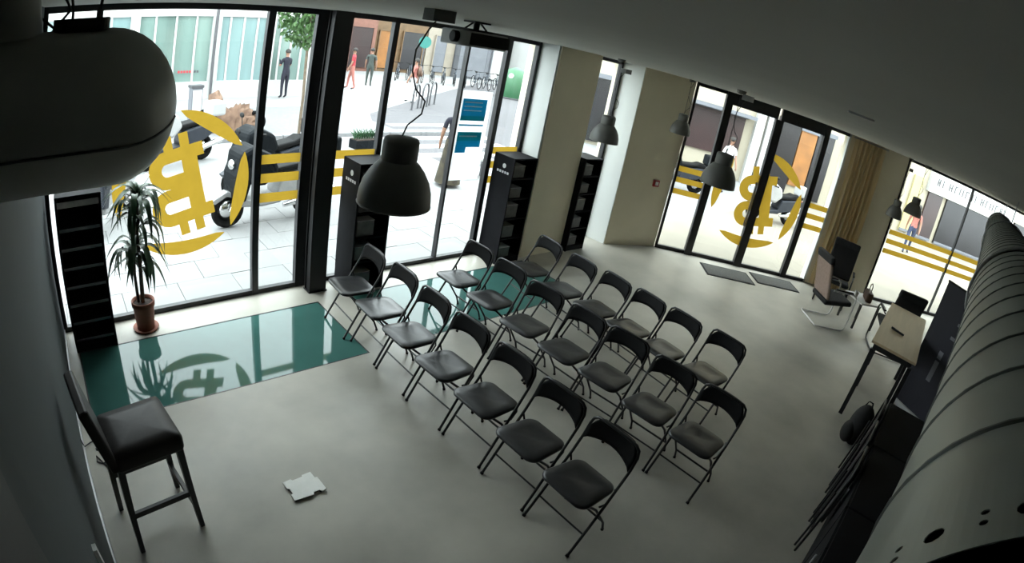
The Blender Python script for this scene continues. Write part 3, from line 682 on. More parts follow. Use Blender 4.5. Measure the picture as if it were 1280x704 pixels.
# ------------------------------------------------------------------ seating corner on the right
def armchair(label, loc, rz, fabric, tube_m, cat='chair', group=None):
    # faces local -x
    t = thing('cantilever_armchair', label, cat, loc, rz, group)
    for s in (-1, 1):
        m = MB(); y = s*0.28
        m.tube([(0.28, y, 0.02), (-0.24, y, 0.02), (-0.285, y, 0.05), (-0.30, y, 0.12), (-0.30, y, 0.52), (-0.28, y, 0.60), (-0.22, y, 0.63), (0.18, y, 0.62)], 0.013, 8); m.build('side_tube', tube_m, t)
        m = MB(); m.box(-0.20, 0.14, y-0.022, y+0.022, 0.64, 0.662); m.build('armrest', 'plastic_black', t, 0.006)
    m = MB(); m.tube([(0.28, -0.28, 0.02), (0.28, 0.28, 0.02)], 0.013, 8); m.build('floor_bar', tube_m, t)
    m = MB(); T = TR(-0.02, 0, 0.42) @ Matrix.Rotation(math.radians(7), 4, 'Y'); m.box(-0.26, 0.26, -0.255, 0.255, -0.04, 0.04, T); m.build('seat', 'black_fabric', t, 0.03)
    m = MB(); T = TR(0.20, 0, 0.44) @ Matrix.Rotation(math.radians(16), 4, 'Y'); m.box(-0.03, 0.03, -0.25, 0.25, 0.0, 0.62, T); m.build('backrest', fabric, t, 0.025)
    m = MB(); m.box(-0.05, 0.035, -0.252, 0.252, 0.55, 0.68, T); m.build('head_cushion', 'black_fabric', t, 0.03)
    return t
armchair('dusty pink backed cantilever armchair with white tubular frame', (8.72, 1.12, 0), math.radians(132), 'tan_fabric', 'white_metal')
armchair('black high-backed armchair standing before the beige curtain', (9.85, 1.30, 0), math.radians(10), 'black_fabric', 'chair_frame')
armchair('black armchair at the far end of the long table', (8.85, -0.02, 0), math.radians(200), 'black_fabric', 'chair_frame')
t = thing('side_table', 'small low side table with pale top beside the armchairs', 'table', (9.45, 0.66, 0), math.radians(-40))
m = MB(); m.box(-0.25, 0.25, -0.25, 0.25, 0.43, 0.46); m.build('tabletop', 'white_metal', t, 0.004)
for sx in (-1, 1):
    for sy in (-1, 1): m = MB(); m.box(sx*0.225-0.015, sx*0.225+0.015, sy*0.225-0.015, sy*0.225+0.015, 0, 0.43); m.build('leg', 'black_frame', t)
t = thing('handbag', 'brown leather handbag on the low side table', 'bag', (9.42, 0.60, 0.46), math.radians(20))
m = MB(); m.prism([(-0.16, -0.06), (0.16, -0.06), (0.16, 0.06), (-0.16, 0.06)], 0, 0.17); m.build('body', 'brown', t, 0.03)
m = MB(); m.tube([(-0.09, 0, 0.16), (-0.08, 0, 0.26), (0, 0, 0.30), (0.08, 0, 0.26), (0.09, 0, 0.16)], 0.009, 8); m.build('strap', 'brown', t)
t = thing('coffee_cup', 'small white cup on the low side table', 'cup', (9.32, 0.80, 0.46))
m = MB(); m.lathe([(0.03, 0.0), (0.045, 0.09), (0.041, 0.09), (0.028, 0.01)], 16, cap0=True); m.build('bowl', 'white_metal', t)
m = MB(); m.tube([(0.04, 0, 0.07), (0.065, 0, 0.06), (0.06, 0, 0.03), (0.036, 0, 0.03)], 0.005, 6); m.build('handle', 'white_metal', t)

t = thing('high_table', 'long high table with pale birch top and black legs', 'table', (0, 0, 0))
m = MB(); m.box(6.02, 8.02, -0.44, 0.14, 0.92, 0.95); m.build('tabletop', 'wood_top', t, 0.003)
m = MB()
for a in ((6.06, 7.98, 0.07, 0.10), (6.06, 7.98, -0.40, -0.37), (6.06, 6.09, -0.37, 0.07), (7.95, 7.98, -0.37, 0.07)): m.box(*a, 0.85, 0.92)
m.build('apron', 'black_frame', t)
for x in (6.075, 7.04, 7.965):
    for y in (0.095, -0.395): m = MB(); m.box(x-0.025, x+0.025, y-0.025, y+0.025, 0, 0.85); m.build('leg', 'black_frame', t)
t = thing('marker_pen', 'black marker pen lying on the pale table top', 'pen', (6.75, -0.10, 0.951), math.radians(70))
m = MB(); m.tube([(-0.09, 0, 0.013), (0.05, 0, 0.013)], 0.013, 10); m.build('barrel', 'plastic_black', t)
m = MB(); m.tube([(0.05, 0, 0.0145), (0.10, 0, 0.0145)], 0.0145, 10); m.build('cap', 'plastic_black', t)

# roll-up banner
p0, p1 = Vector((7.20, -0.47, 0)), Vector((6.86, -1.02, 0)); bd = (p1-p0).normalized(); bn = Vector((bd.y, -bd.x, 0))
if bn.x > 0: bn = -bn
BTm = Matrix((bd, -bn, Vector((0,0,1)))).transposed().to_4x4(); BTm.translation = p0; L_ = (p1-p0).length
t = thing('rollup_banner', 'dark navy roll-up banner with grey print in front of the table', 'banner'); t.matrix_world = BTm
m = MB(); m.box(-0.02, L_+0.02, -0.05, 0.05, 0, 0.07); m.build('base_cassette', 'plastic_grey', t, 0.01)
m = MB(); m.box(0, L_, -0.002, 0.002, 0.07, 1.70); m.build('printed_sheet', 'banner', t)
m = MB(); m.box(-0.005, L_+0.005, -0.01, 0.01, 1.70, 1.725); m.build('top_bar', 'plastic_black', t)
m = MB(); m.tube([(L_/2, 0.03, 0.06), (L_/2, 0.03, 1.70)], 0.009, 8); m.build('support_pole', 'alu', t)
for x0, x1, z0, z1 in ((0.30, 0.37, 0.52, 0.80), (0.30, 0.37, 0.83, 0.93), (0.38, 0.62, 1.30, 1.34), (0.42, 0.50, 1.22, 1.27), (0.53, 0.60, 1.22, 1.27), (0.40, 0.46, 1.37, 1.42), (0.50, 0.58, 1.37, 1.43), (0.36, 0.48, 1.12, 1.16)):
    m = MB(); m.box(x0, x1, -0.0045, -0.0025, z0, z1); m.build('print_block', 'banner_print', t)

# folded chairs and dark cabinets along the right
fc = None
def folded():
    r_ = thing('folded_chair', 'x', 'chair')
    for s in (-1, 1):
        m = MB(); m.tube([(0, s*0.21, 0), (0, s*0.21, 0.78), (0, s*0.17, 0.86), (0, 0, 0.87)], 0.0105, 8); m.build('leg', 'chair_frame', r_)
        m = MB(); m.tube([(0.028, s*0.18, 0.02), (0.028, s*0.18, 0.60)], 0.0095, 8); m.build('leg', 'chair_frame', r_)
    m = MB(); m.prism(rrect(0.30, 0.66, -0.185, 0.185, 0.06), 0.0, 0.022, TR(-0.012, 0, 0) @ Matrix.Rotation(-PI/2, 4, 'Y')); m.build('seat', 'chair_seat', r_)
    m = MB(); m.prism(rrect(0.68, 0.86, -0.20, 0.20, 0.05), 0.0, 0.02, TR(-0.004, 0, 0) @ Matrix.Rotation(-PI/2, 4, 'Y')); m.build('backrest', 'chair_back', r_)
    m = MB(); m.tube([(0, -0.21, 0.17), (0, 0.21, 0.17)], 0.007, 6); m.build('stretcher', 'chair_frame', r_)
    return r_
f0 = folded()
lean = math.radians(-3.2)
for i, x in enumerate((3.75, 4.25, 4.75)):
    o = f0 if i == 0 else copy_tree(f0)
    o.matrix_world = TR(x, -0.215, 0.003) @ RZ(PI/2) @ Matrix.Rotation(lean, 4, 'Y') @ Matrix.Rotation(0, 4, 'Z')
    o.rotation_mode = 'XYZ'
    o['label'] = 'black folded chair leaning on the dark cabinets, %s from the high table' % ['third', 'second', 'first'][i]; o['group'] = 'folded chairs leaning'
for i, x in enumerate((2.25, 3.20, 4.15)):
    t = thing('low_cabinet', 'black low cabinet under the duct, %s from the high table' % ['third', 'second', 'first'][i], 'cabinet', (x, -0.33, 0), group='black low cabinets')
    m = MB(); m.box(0, 0.93, -0.45, 0, 0.05, 0.80); m.build('body', 'rack', t, 0.004)
    m = MB(); m.box(0.03, 0.90, -0.42, -0.03, 0, 0.05); m.build('plinth', 'rack', t)
    for k in (0, 1):
        m = MB(); m.box(0.01+k*0.46, 0.46+k*0.46, 0, 0.018, 0.06, 0.79); dr = m.build('cabinet_door', 'rack', t)
        m = MB(); m.tube([(0.40+k*0.12, 0.032, 0.55), (0.40+k*0.12, 0.032, 0.67)], 0.006, 6); m.build('handle', 'plastic_grey', dr)
t = thing('backpack', 'black backpack standing on the floor by the high table leg', 'bag', (5.55, -0.17, 0), math.radians(-10))
m = MB(); m.ell((0, 0, 0.23), (0.17, 0.13, 0.24), 20, 12); m.build('body', 'black_fabric', t)
m = MB(); m.ell((-0.10, 0.06, 0.16), (0.12, 0.09, 0.13), 16, 10); m.build('front_pocket', 'black_fabric', t)
m = MB(); m.tube([(0.0, -0.04, 0.44), (0.0, -0.02, 0.51), (0.0, 0.03, 0.51), (0.0, 0.05, 0.44)], 0.01, 8); m.build('carry_loop', 'black_fabric', t)
t = thing('stacked_bag', 'dark bag lying beside the roll-up banner base', 'bag', (5.75, -0.62, 0), math.radians(15))
m = MB(); m.ell((0, 0, 0.19), (0.38, 0.24, 0.20), 20, 12); m.build('body', 'black_fabric', t)
m = MB(); m.tube([(-0.15, 0.0, 0.35), (-0.10, 0.0, 0.44), (0.10, 0.0, 0.44), (0.15, 0.0, 0.35)], 0.012, 8); m.build('strap', 'plastic_grey', t)

# ================================================================== outside
g = MB(); g.box(-12, 60, YA+0.06, 70, -0.12, -0.03)
pav = g.build('pavement', 'pavement'); tag(pav, 'pale stone street paving outside the windows', kind='structure')
g = MB(); g.prism([tuple((PB(2.3, -0.06))[:2]), tuple((PB(60, -0.06))[:2]), (60, YA+0.06), (7.7, YA+0.06)], -0.12, -0.03); tag(g.build('street_pavement', 'pavement_warm'), 'street door paving tinted warm to colour the indoor light', kind='structure')  # paving tint added to warm the light entering by the door
slab0 = None
for i in range(15):
    for j in range(7):
        x = -0.9 + i*0.66 + (0.33 if j % 2 else 0); y = YA+0.08 + j*0.48
        if slab0 is None:
            m = MB(); m.box(0.003, 0.657, 0.003, 0.477, -0.03, 0.0); slab0 = m.build('paving_slab', 'slab', pav); o = slab0
        else: o = slab0.copy(); C.objects.link(o); o.parent = pav
        o.location = (x, y, -0.004 - 0.002*((i*5+j*3) % 3))
m = MB(); m.box(-12, 8.6, 12.3, 16.6, -0.03, -0.025); tag(m.build('road_surface', 'asphalt'), 'light grey road beyond the paved corner', kind='structure')
m = MB(); m.prism([(7.7, 9.0), (12.5, 9.0), (30, 26.2), (24, 27), (9.2, 15.2), (7.7, 12.3)], -0.03, -0.026); tag(m.build('crossing_road', 'asphalt_dark'), 'grey road with the crossing beyond the glass leaf', kind='structure')
for i in range(14):
    m = MB(); m.box(-4.0+i*1.0+0.01, -3.0+i*1.0-0.01, 12.05, 12.3, -0.03, 0.06); o = m.build('kerb_stone', 'kerb', pav)
for i in range(5):
    t = thing('crossing_stripe', 'white painted crossing stripe, %s from the shop window' % ordn[i], 'road marking', (9.0+i*0.3, 9.8+i*0.85, -0.0255), group='crossing stripes')
    m = MB(); m.box(-1.4, 1.6, 0, 0.38, 0, 0.004); m.build('paint', 'road_white', t)

# building across the road
def shopfront(label, x0, x1, y, bays, height=5.2, wall='bld_white', base=0.55, top=2.75, T=None, name='shop_building'):
    t = thing(name, label, 'building')
    if T: t.matrix_world = T
    m = MB(); m.box(x0, x1, y+0.12, y+4, -0.03, height); m.box(x0, x1, y, y+0.12, top, height); m.build('wall', wall, t)
    m = MB(); m.box(x0, x1, y-0.04, y+0.12, -0.03, base); m.build('base_wall', wall, t)
    return t
t = shopfront('white shop building with pale green glass across the road', -8, 8.6, 18.9, None)
edges = [-8, -4.6, -1.2, 2.05, 4.9, 6.9, 8.6]
for k in range(6):
    x0, x1 = edges[k], edges[k+1]
    m = MB(); m.box(x0-0.16, x0+0.16, 18.84, 19.02, 0.55, 2.75); m.build('pier', 'bld_white', t)
    m = MB(); m.box(x0+0.16, x1-0.16, 18.98, 19.02, 0.55, 2.75); gl = m.build('shop_window', 'shop_glass' if k % 2 else 'shop_glass2', t)
    nb = 4
    for q in range(1, nb):
        xx = x0 + (x1-x0)*q/nb; m = MB(); m.box(xx-0.035, xx+0.035, 18.94, 18.98, 0.55, 2.75); m.build('glazing_bar', 'bld_white', gl)
for x0, x1, mt_ in ((3.65, 4.15, 'cl_red'), (4.22, 4.42, 'pole')):
    n_ = 5 if mt_ == 'cl_red' else 2
    for q in range(n_):
        wq = (x1-x0)/n_; m = MB(); m.box(x0+q*wq, x0+q*wq+wq*0.75, 18.855, 18.86, 0.86, 0.94); m.build('sign_letter', mt_, t)
m = MB(); m.tube([(4.85, 18.75, -0.03), (4.85, 18.75, 3.4)], 0.05, 10); m.build('drainpipe', 'pole', t)

def block(name, label, x0, x1, y0, y1, h, wall, openings, cat='building', T=None):
    t = thing(name, label, cat)
    if T: t.matrix_world = T
    m = MB(); m.box(x0, x1, y0, y1, -0.03, h); m.build('wall', wall, t)
    for ox0, ox1, oz0, oz1, mt_ in openings:
        m = MB(); m.box(ox0, ox1, y0-0.10, y0+0.02, oz0, oz1); wn = m.build('shop_window', mt_, t)
        m = MB(); m.box(ox0-0.06, ox1+0.06, y0-0.14, y0-0.10, oz1, oz1+0.08); m.box(ox0-0.06, ox0, y0-0.13, y0, oz0, oz1); m.box(ox1, ox1+0.06, y0-0.13, y0, oz0, oz1); m.build('surround', wall, wn)
    return t
block('white_house', 'white building edge behind the person in coral', 10.2, 13.4, 27, 31, 6.5, 'bld_white', [(10.5, 11.6, 0.2, 2.4, 'shop_glass'), (12.2, 13.1, 1.6, 3.2, 'poster_blue')])
block('red_shop', 'red shopfront with coral awning far down the street', 13.5, 17.2, 29, 33, 6.5, 'bld_pink', [(13.9, 15.1, 0.2, 2.4, 'cl_red'), (15.5, 16.9, 0.2, 2.6, 'shop_brown')])
block('ochre_shop', 'ochre and brown shopfront far down the street', 17.3, 21.2, 29.5, 33, 6.5, 'bld_brown', [(17.7, 19.0, 0.2, 2.5, 'orange'), (19.4, 20.9, 0.2, 2.6, 'shop_dark')])
block('cream_house', 'cream house front behind the projector', 21.3, 23.6, 29.5, 33, 6.5, 'bld_cream', [(21.9, 22.8, 0.2, 2.6, 'bld_grey')])
block('grey_house', 'grey blue house front behind the parked bicycles', 23.7, 28.2, 29.0, 33, 6.5, 'bld_grey', [(24.2, 26.0, 0.1, 2.6, 'bld_grey'), (26.5, 27.6, 0.1, 2.5, 'bld_white')])
block('corner_house', 'white house with grey pilasters behind the blue poster', 28.4, 33.5, 27.5, 32, 6.5, 'bld_white', [(29.2, 30.0, 0.1, 3.0, 'bld_grey'), (30.6, 31.4, 0.1, 3.0, 'shop_dark'), (32.2, 33.0, 0.1, 3.0, 'bld_grey')])
block('far_house', 'pale house seen through the window by the greige pier', 33.8, 46, 25.5, 30, 6.5, 'bld_cream', [(34.6, 36.0, 0.1, 3.0, 'shop_dark'), (37.0, 38.2, 0.1, 3.0, 'shop_dark'), (39.5, 41.2, 0.2, 2.9, 'shop_glass'), (42.0, 44.0, 0.2, 2.9, 'bld_white')])

# facade across the street door (parallel to it)
TB_ = BT(); 
sb = thing('street_shop_block', 'white building with dark shopfronts across from the street door', 'building'); sb.matrix_world = TB_
m = MB(); m.box(1.0, 14.8, 10.12, 14, -0.03, 9.5); m.build('wall', 'bld_warm', sb)  # tint and height set to shape the light entering the room
for t0, t1, z0, z1, mt_ in ((1.2, 4.2, 0.1, 2.3, 'shop_dark'), (4.55, 7.2, 0.75, 2.25, 'shop_brown'), (8.55, 9.45, 0.05, 2.6, 'shop_dark'), (9.5, 10.2, 0.4, 2.5, 'orange'), (10.25, 11.0, 0.05, 2.6, 'shop_dark'), (11.5, 14.2, 0.1, 2.4, 'shop_glass2')):
    m = MB(); m.box(t0, t1, 10.02, 10.13, z0, z1); wn = m.build('shop_window', mt_, sb)
    m = MB(); m.box(t0-0.05, t1+0.05, 9.96, 10.12, z1, z1+0.16); m.build('window_head', 'bld_grey', wn)
m = MB(); m.box(4.4, 7.4, 9.4, 10.12, 2.30, 2.42); m.build('awning', 'bld_grey', sb)
for tt in (7.75, 8.2): 
    m = MB(); m.box(tt-0.17, tt+0.17, 9.9, 10.12, -0.03, 7.0); m.build('pilaster', 'bld_white', sb)
cb = thing('fascia_shop_block', 'shop with a pale lettered fascia across from the far window', 'building'); cb.matrix_world = TB_
m = MB(); m.box(15.0, 30, 10.12, 14, -0.03, 9.5); m.build('wall', 'bld_warm', cb)  # also tinted and raised for its effect on the indoor light
m = MB(); m.box(16.2, 22.5, 9.90, 10.12, 2.08, 2.92); fa = m.build('fascia', 'bld_white', cb)
lx = 16.6
for k in range(14):
    wl = 0.16 + 0.05*(k*5 % 3); m = MB(); zz = 2.42
    m.box(lx, lx+0.05, 9.88, 9.90, zz, zz+0.32)
    if k % 3 != 1: m.box(lx+0.05, lx+wl, 9.88, 9.90, zz+(0.27 if k % 2 else 0.13), zz+(0.32 if k % 2 else 0.18))
    if k % 2 == 0: m.box(lx+wl-0.05, lx+wl, 9.88, 9.90, zz, zz+0.32)
    m.build('fascia_letter', 'pole', fa); lx += wl + 0.17
for t0, t1, z0, z1, mt_ in ((15.35, 15.95, 0.1, 2.5, 'yellow_panel'), (16.4, 17.3, 0.05, 2.05, 'shop_brown'), (17.6, 21.3, 0.05, 2.05, 'shop_dark'), (22.8, 26, 0.1, 2.4, 'shop_dark')):
    m = MB(); m.box(t0, t1, 10.02, 10.13, z0, z1); wn = m.build('shop_window', mt_, cb)
    m = MB(); m.box(t0, t1, 9.98, 10.02, z0, z0+0.10); m.build('sill', 'bld_grey', wn)

# ------------------------------------------------------------------ street people
def person(label, loc, rz, h, top, legs, hair='hair', pose='stand', skirt=None, group=None):
    t = thing('person', label, 'person', loc, rz, group); k = h/1.75
    V = {}; E = []; R_ = {}
    def pt(n, x, y, z, r): V[n] = (x*k, y*k, z*k); R_[n] = r*k
    pt('pel', 0, 0, 0.95, 0.135); pt('waist', 0, 0, 1.10, 0.12); pt('chest', 0, 0.01, 1.30, 0.145); pt('neckb', 0, 0, 1.45, 0.075); pt('neck', 0, 0.005, 1.53, 0.055); pt('head0', 0, 0.01, 1.60, 0.075); pt('head1', 0, 0.015, 1.67, 0.092); pt('head2', 0, 0.01, 1.725, 0.06)
    E += [('pel','waist'),('waist','chest'),('chest','neckb'),('neckb','neck'),('neck','head0'),('head0','head1'),('head1','head2')]
    for s, nm_ in ((-1, 'l'), (1, 'r')):
        st_ = 0.16*s if pose == 'walk' else 0.0
        pt('hip'+nm_, s*0.09, 0, 0.88, 0.095); pt('kn'+nm_, s*0.10, st_*0.6+0.02, 0.49, 0.06); pt('an'+nm_, s*0.10, st_ - (0.02 if pose == 'walk' else 0), 0.09, 0.042); pt('toe'+nm_, s*0.11, st_+0.14, 0.035, 0.035)
        E += [('pel','hip'+nm_),('hip'+nm_,'kn'+nm_),('kn'+nm_,'an'+nm_),('an'+nm_,'toe'+nm_)]
        pt('sh'+nm_, s*0.175, 0, 1.41, 0.065)
        if pose == 'phone': pt('el'+nm_, s*0.23, 0.09, 1.16, 0.045); pt('wr'+nm_, s*0.10, 0.27, 1.30, 0.032); hd = (-s*0.03, 0.06, 0.03)
        else: 
            sw = -0.12*s if pose == 'walk' else 0.03
            pt('el'+nm_, s*0.235, sw*0.4, 1.14, 0.045); pt('wr'+nm_, s*0.25, sw+0.05, 0.90, 0.03); hd = (0.0, 0.01, -0.075)
        E += [('chest','sh'+nm_),('sh'+nm_,'el'+nm_),('el'+nm_,'wr'+nm_)]
        wx, wy, wz = (c/k for c in V['wr'+nm_])
        pt('pa'+nm_, wx+hd[0], wy+hd[1], wz+hd[2], 0.033); E.append(('wr'+nm_, 'pa'+nm_))
        for q in range(5):
            oy = (q-2)*0.018; ln = (0.6, 0.9, 1.0, 0.92, 0.72)[q]
            pt('f%d%s' % (q, nm_), wx+hd[0]*(1+ln), wy+hd[1]*(1+ln)+oy+(0.03 if q == 0 else 0), wz+hd[2]*(1+ln), 0.009); E.append(('pa'+nm_, 'f%d%s' % (q, nm_)))
    names = list(V); idx = {n: i for i, n in enumerate(names)}
    me = bpy.data.meshes.new('body'); me.from_pydata([V[n] for n in names], [(idx[a], idx[b]) for a, b in E], []); me.update()
    o = bpy.data.objects.new('body', me); C.objects.link(o)
    sk = o.modifiers.new('skin', 'SKIN'); sv = me.skin_vertices[0].data
    for n in names: sv[idx[n]].radius = (R_[n], R_[n]*(0.8 if n in ('pel','waist','chest') else 1.0)); 
    sv[0].use_root = True
    o.modifiers.new('sub', 'SUBSURF').levels = 1; o.modifiers['sub'].render_levels = 1
    bpy.context.view_layer.update(); dg = bpy.context.evaluated_depsgraph_get()
    nm2 = bpy.data.meshes.new_from_object(o.evaluated_get(dg)); o.modifiers.clear(); o.data = nm2; nm2.name = 'body'
    # nose, ears
    bm = bmesh.new(); bm.from_mesh(nm2)
    for c_, r_ in (((0, 0.108, 1.655), 0.016), ((-0.09, 0.01, 1.655), 0.022), ((0.09, 0.01, 1.655), 0.022)):
        bmesh.ops.create_icosphere(bm, subdivisions=1, radius=r_*k, matrix=Matrix.Translation(Vector(c_)*k))
    bm.to_mesh(nm2); bm.free()
    nm2.materials.clear()
    for n in ('skin', top, legs, 'cl_black'): nm2.materials.append(MT[n])
    for p in nm2.polygons:
        z = p.center.z/k; ax = abs(p.center.x)/k; far = math.hypot(p.center.x, p.center.y)/k
        if z < 0.075: mi = 3
        elif z > 1.50: mi = 0
        elif far > 0.20 and (z < 1.22 and z > 0.70): mi = 0
        elif z > 0.98: mi = 1
        elif ax > 0.19: mi = 0
        else: mi = 2
        p.material_index = mi; p.use_smooth = True
    o.parent = t
    m = MB(); m.lathe([(0.104*k*math.cos(a), 0.104*k*math.sin(a)) for a in [math.radians(-25+k_*14) for k_ in range(9)]], 14, TR(0, -0.006*k, 1.672*k)); m.build('hair', hair, t)
    for s in (-1, 1): m = MB(); m.ell((s*0.035*k, 0.098*k, 1.675*k), (0.012*k, 0.008*k, 0.009*k), 8, 6); m.build('eye', 'hair', t)
    if skirt:
        m = MB(); m.lathe([(0.15*k, 1.02*k), (0.17*k, 0.85*k), (0.22*k, 0.45*k), (0.27*k, 0.10*k)], 20); m.build('skirt', skirt, t)
    return t
person('person in navy clothes standing by the white shop building with raised hands', (7.45, 18.35, -0.03), math.radians(15), 1.72, 'cl_navy', 'cl_navy', pose='phone')
person('person in a coral top walking past the far white building', (11.5, 20.9, -0.03), math.radians(60), 1.75, 'cl_red', 'cl_pink', pose='walk')
person('person in grey green clothes near the bicycle hoops', (13.0, 22.0, -0.03), math.radians(-40), 1.75, 'cl_green', 'cl_green')
person('person in pale clothes with a dark backpack walking on the paving', (12.4, 17.6, -0.03), math.radians(40), 1.72, 'cl_pink', 'cl_white', pose='walk')
t = thing('rucksack', 'dark rucksack on the back of the walker in pale clothes', 'bag', (12.4, 17.6, -0.03), math.radians(40))
m = MB(); m.ell((0, -0.17, 1.24), (0.15, 0.09, 0.22), 14, 10); m.build('body', 'brown', t)
m = MB(); m.ell((0, -0.25, 1.16), (0.10, 0.05, 0.11), 12, 8); m.build('pocket', 'brown', t)
person('person in a dark top and long patterned skirt just outside the glass leaf', (6.60, 7.82, -0.03), math.radians(-30), 1.60, 'cl_navy', 'cl_black', skirt='cl_pattern')
person('person in a pink top outside the far window', tuple(PB(12.9, -6.2, -0.03)), math.radians(100), 1.68, 'cl_pink', 'cl_denim', pose='walk')
person('person in white walking past the street door', tuple(PB(5.9, -7.2, -0.03)), math.radians(150), 1.70, 'cl_white', 'cl_denim', pose='walk')
person('person in white standing outside the right end of the far window', tuple(PB(16.6, -5.0, -0.03)), math.radians(150), 1.70, 'cl_white', 'cl_white')

# ------------------------------------------------------------------ scooters and bicycles
def scooter(label, loc, rz, shell, cover):
    # length along local x, front at -x
    t = thing('motor_scooter', label, 'scooter', loc, rz, 'parked scooters')
    for x in (-0.68, 0.62):
        m = MB(); m.tube([(x+0.20*math.cos(a), 0, 0.25+0.20*math.sin(a)) for a in [2*PI*k/20 for k in range(20)]], 0.055, 8, closed=True); wh = m.build('wheel', 'tyre', t)
        m = MB(); m.lathe([(0.15, -0.03), (0.15, 0.03), (0.03, 0.05)], 16, TR(x, 0, 0.25) @ Matrix.Rotation(PI/2, 4, 'X'), cap0=True, cap1=True); m.build('hub', 'chrome', wh)
    def side(pts, w_, name, mt_, bev=0.03):
        m = MB(); n = len(pts); m.add([(x, -w_, z) for x, z in pts] + [(x, w_, z) for x, z in pts], [tuple(range(n)), tuple(range(n, 2*n))[::-1]] + [((i+1) % n, i, n+i, n+(i+1) % n) for i in range(n)]); return m.build(name, mt_, t, bev)
    side([(-0.55, 0.30), (-0.20, 0.26), (0.10, 0.28), (0.10, 0.40), (-0.30, 0.36), (-0.52, 0.42)], 0.17, 'floorboard', shell)
    side([(0.05, 0.30), (0.55, 0.42), (0.95, 0.62), (1.0, 0.72), (0.60, 0.74), (0.10, 0.66), (0.02, 0.45)], 0.17, 'rear_body', shell)
    side([(0.0, 0.68), (0.45, 0.74), (0.88, 0.78), (0.90, 0.84), (0.55, 0.88), (0.40, 0.82), (0.02, 0.78)], 0.15, 'seat', 'chair_back')
    side([(-0.66, 0.42), (-0.50, 0.38), (-0.36, 0.80), (-0.42, 1.02), (-0.54, 1.02), (-0.66, 0.75)], 0.22, 'front_shield', cover)
    side([(-0.95, 0.42), (-0.72, 0.52), (-0.48, 0.44), (-0.52, 0.38), (-0.72, 0.45), (-0.90, 0.36)], 0.07, 'front_fender', shell, 0.015)
    side([(-0.64, 0.66), (-0.20, 0.56), (0.02, 0.76), (-0.08, 0.98), (-0.40, 1.13), (-0.60, 1.04)], 0.24, 'leg_apron', cover, 0.06)
    m = MB(); m.tube([(-0.68, 0.09, 0.25), (-0.52, 0.09, 0.62)], 0.02, 8); m.tube([(-0.68, -0.09, 0.25), (-0.52, -0.09, 0.62)], 0.02, 8); m.build('fork', 'chrome', t)
    m = MB(); m.tube([(-0.36, -0.36, 1.03), (-0.44, -0.16, 1.02), (-0.44, 0.16, 1.02), (-0.36, 0.36, 1.03)], 0.017, 8); m.build('handlebar', 'plastic_black', t)
    for s in (-1, 1): m = MB(); m.tube([(-0.43, s*0.24, 1.03), (-0.42, s*0.28, 1.20)], 0.008, 6); m.ell((-0.42, s*0.29, 1.24), (0.015, 0.07, 0.045), 10, 6); m.build('mirror', 'plastic_black', t)
    m = MB(); m.ell((-0.63, 0, 0.86), (0.05, 0.09, 0.07), 12, 8); m.build('headlight', 'chrome', t)
    m = MB(); m.ell((0.99, 0, 0.70), (0.03, 0.08, 0.04), 10, 6); m.build('tail_light', 'lens_red', t)
    m = MB(); m.tube([(0.10, -0.21, 0.26), (0.45, -0.22, 0.30), (0.95, -0.22, 0.40)], [0.03, 0.06, 0.055], 10); m.build('exhaust', 'chrome', t)
    m = MB(); m.prism(rrect(0.72, 1.08, -0.19, 0.19, 0.07), 0.86, 1.14); m.build('top_case', cover, t, 0.04)
    return t
scooter('scooter with dark covered front and white body behind the ring emblem', (2.80, 7.10, -0.006), math.radians(8), 'scooter_white', 'scooter_dark')
scooter('grey scooter parked just behind the white bodied scooter', (3.25, 8.35, -0.006), math.radians(15), 'scooter_grey', 'scooter_dark')
scooter('blue grey scooter parked far behind the ring emblem', (2.1, 10.6, -0.03), math.radians(20), 'scooter_grey', 'scooter_white')
scooter('dark scooter parked between the palm and the ring emblem', (0.55, 7.9, -0.03), math.radians(60), 'scooter_white', 'scooter_grey')
p = PB(4.0, -5.6, -0.03); scooter('dark scooter standing across from the left street door pane', tuple(p), math.radians(-40), 'scooter_grey', 'scooter_dark')
p = PB(3.0, -7.4, -0.03); scooter('white scooter standing across from the left street door pane', tuple(p), math.radians(-60), 'scooter_white', 'scooter_grey')
p = PB(6.6, -4.6, -0.03); scooter('grey scooter standing outside between curtain and door', tuple(p), math.radians(-30), 'scooter_grey', 'scooter_white')

